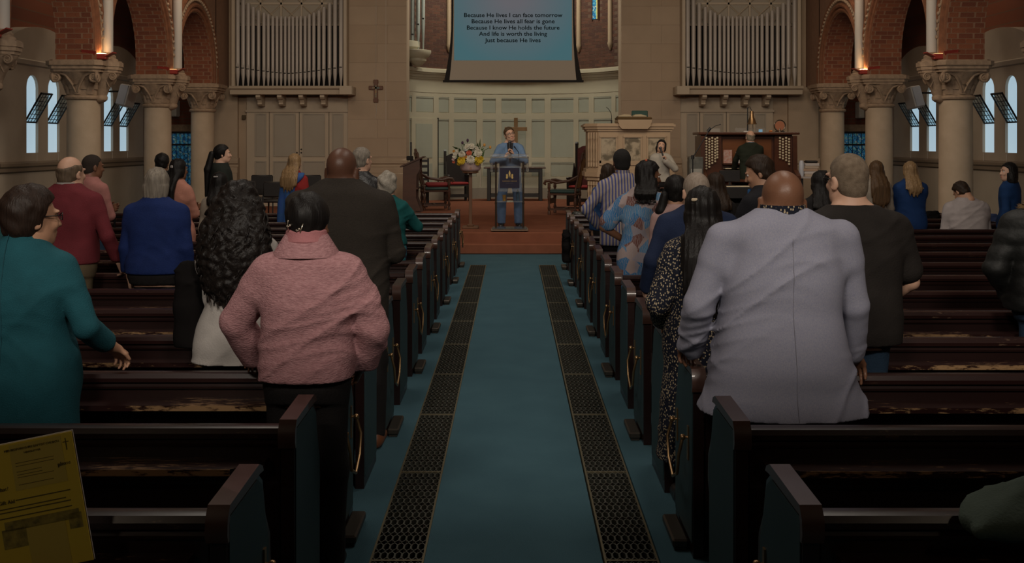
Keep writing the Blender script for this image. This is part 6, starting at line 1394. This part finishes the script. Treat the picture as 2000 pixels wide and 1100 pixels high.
# ---- on the dais
DGREEN = fold_mat('organist_jacket', (.022,.027,.018))
p = Person('organist in a dark green jacket playing at the console', loc(1466,18.62), 18.62, 1.63, floor=OZ, near=1, w=1.1, skin='pale', sit=.535, head=(6,0,0), armL=((-.22,.36,.72),(-1,-.3,-.4)), armR=((.22,.36,.72),(1,-.3,-.4)))
p.top('jacket', DGREEN, hem=.50, t=.018, box=.6, seed=2, collar=collar_ring(1.43,1.47,.085,.075)); shirt_collar(p, fold_mat('shirt_paleblue', (.25,.32,.45)), 1.45, 1.50, .07); p.trousers('trousers', BLACKC); p.shoes(SHOE); p.hair('hair', hair_mat('ash', (.28,.23,.17)), 'fringe')
def mic(label, o, a, b_):
    t = thing('microphone', label, 'microphone', o); a = Vector(a); b_ = Vector(b_); d = (b_-a).normalized()
    MB().tube([a, b_], [.012,.016], 10).build('handle', M_lead, t, smooth=True); MB().ball(b_+d*.02, .025, 12, 8).build('head_grille', mat('mic_grille', (.10,.10,.11), .4, .7), t, smooth='all')
p = Person('woman in a white sweater singing into a microphone', loc(1291,17.7), 17.7, 1.525, floor=DZ, rz=PI+.10, near=1, fem=True, skin='pale', head=(-14,-10,-8), face=True, armL=((-.03,.20,1.17),(-1,-.2,-.8),((.2,.3,1),(1,.2,-.2),(0,.6,.6),1.25)), armR='down')
p.top('sweater', fold_mat('white_sweater', (.42,.385,.33)), hem=.80, t=.018, puff=.01, neck=1.46); p.trousers('trousers', BLACKC); p.shoes(SHOE); p.hair('hair', BLK, 'long', length=.0, width=.08, t=.014)
mouth = Matrix.Translation((loc(1291,17.7),17.7,DZ)) @ Matrix.Rotation(PI+.10,4,'Z')
w0 = mouth @ (p.wr[0]+Vector((.02,.055,-.02))); w1 = mouth @ (p.hpt((0.0,.15,-.085))); w0 = w0.lerp(w1, .25); mic('black microphone held by the singing woman', (0,0,0), w0, w1)
SUIT = fold_mat('blue_suit', (.15,.24,.39)); SUITT = fold_mat('blue_suit_trousers', (.12,.20,.36))
p = Person('man in a light blue suit speaking with a microphone at the lectern', loc(996,17.85), 17.85, 1.75, floor=DZ, rz=PI+.02, near=2, skin='pale', head=(16,-3,14), face=True, w=1.04, legs=((-.15,0),(.15,.02)), hs=1.04,
  armL=((-.055,.27,1.275),(-.9,-.1,-.8),((.35,.25,.9),(.9,.1,-.1),(0,1,.2),1.1)), armR=((.095,.26,1.215),(.9,-.1,-.8),((-.35,.25,.9),(-.9,.1,-.1),(0,1,.2),1.1)))
p.top('jacket', SUIT, hem=.80, t=.014, fold=.005, seed=3, neck=1.45, box=.3); p.trousers('trousers', SUITT, wide=.012, fold=.006, hemz=.075); p.shoes(SHOE); p.hair('hair', hair_mat('speaker_brown', (.11,.065,.032)), 'short', t=.014); p.glasses()
k = p.k
sf = MB(); sf.prism([(-.06,1.45*k),(.06,1.45*k),(.012,1.12*k),(-.012,1.12*k)], .108, .136, 'y'); sf.build('shirt_front', mat('shirt_black', (.012,.010,.014), .7), p.t); shirt_collar(p, MATS['shirt_black'], 1.44, 1.49, .072)
for s in (-1,1): MB().prism([(s*.055,1.445*k),(s*.105,1.36*k),(s*.085,1.30*k),(s*.018,1.12*k),(s*.008,1.12*k),(s*.05,1.36*k)], .122, .144, 'y').build('lapel', SUIT, p.t)
Ms = Matrix.Translation((loc(996,17.85),17.85,DZ)) @ Matrix.Rotation(PI+.02,4,'Z'); mic('black handheld microphone in the speaker\'s hands', (0,0,0), Ms @ Vector((.02,.315,1.27)), Ms @ Vector((.012,.245,1.475)))

# ================================================================== thin the sampled meshes in one pass
tmp = []
for me, ratio in DEC:
    o = bpy.data.objects.new('tmp', me); C.objects.link(o); md = o.modifiers.new('d', 'DECIMATE'); md.ratio = ratio; tmp.append(o)
dg = bpy.context.evaluated_depsgraph_get(); dg.update()
new = [bpy.data.meshes.new_from_object(o.evaluated_get(dg)) for o in tmp]
for o, m2 in zip(tmp, new):
    me = o.data; nm = me.name; bpy.data.objects.remove(o); me.user_remap(m2); bpy.data.meshes.remove(me); m2.name = nm
    m2.polygons.foreach_set('use_smooth', [True]*len(m2.polygons))
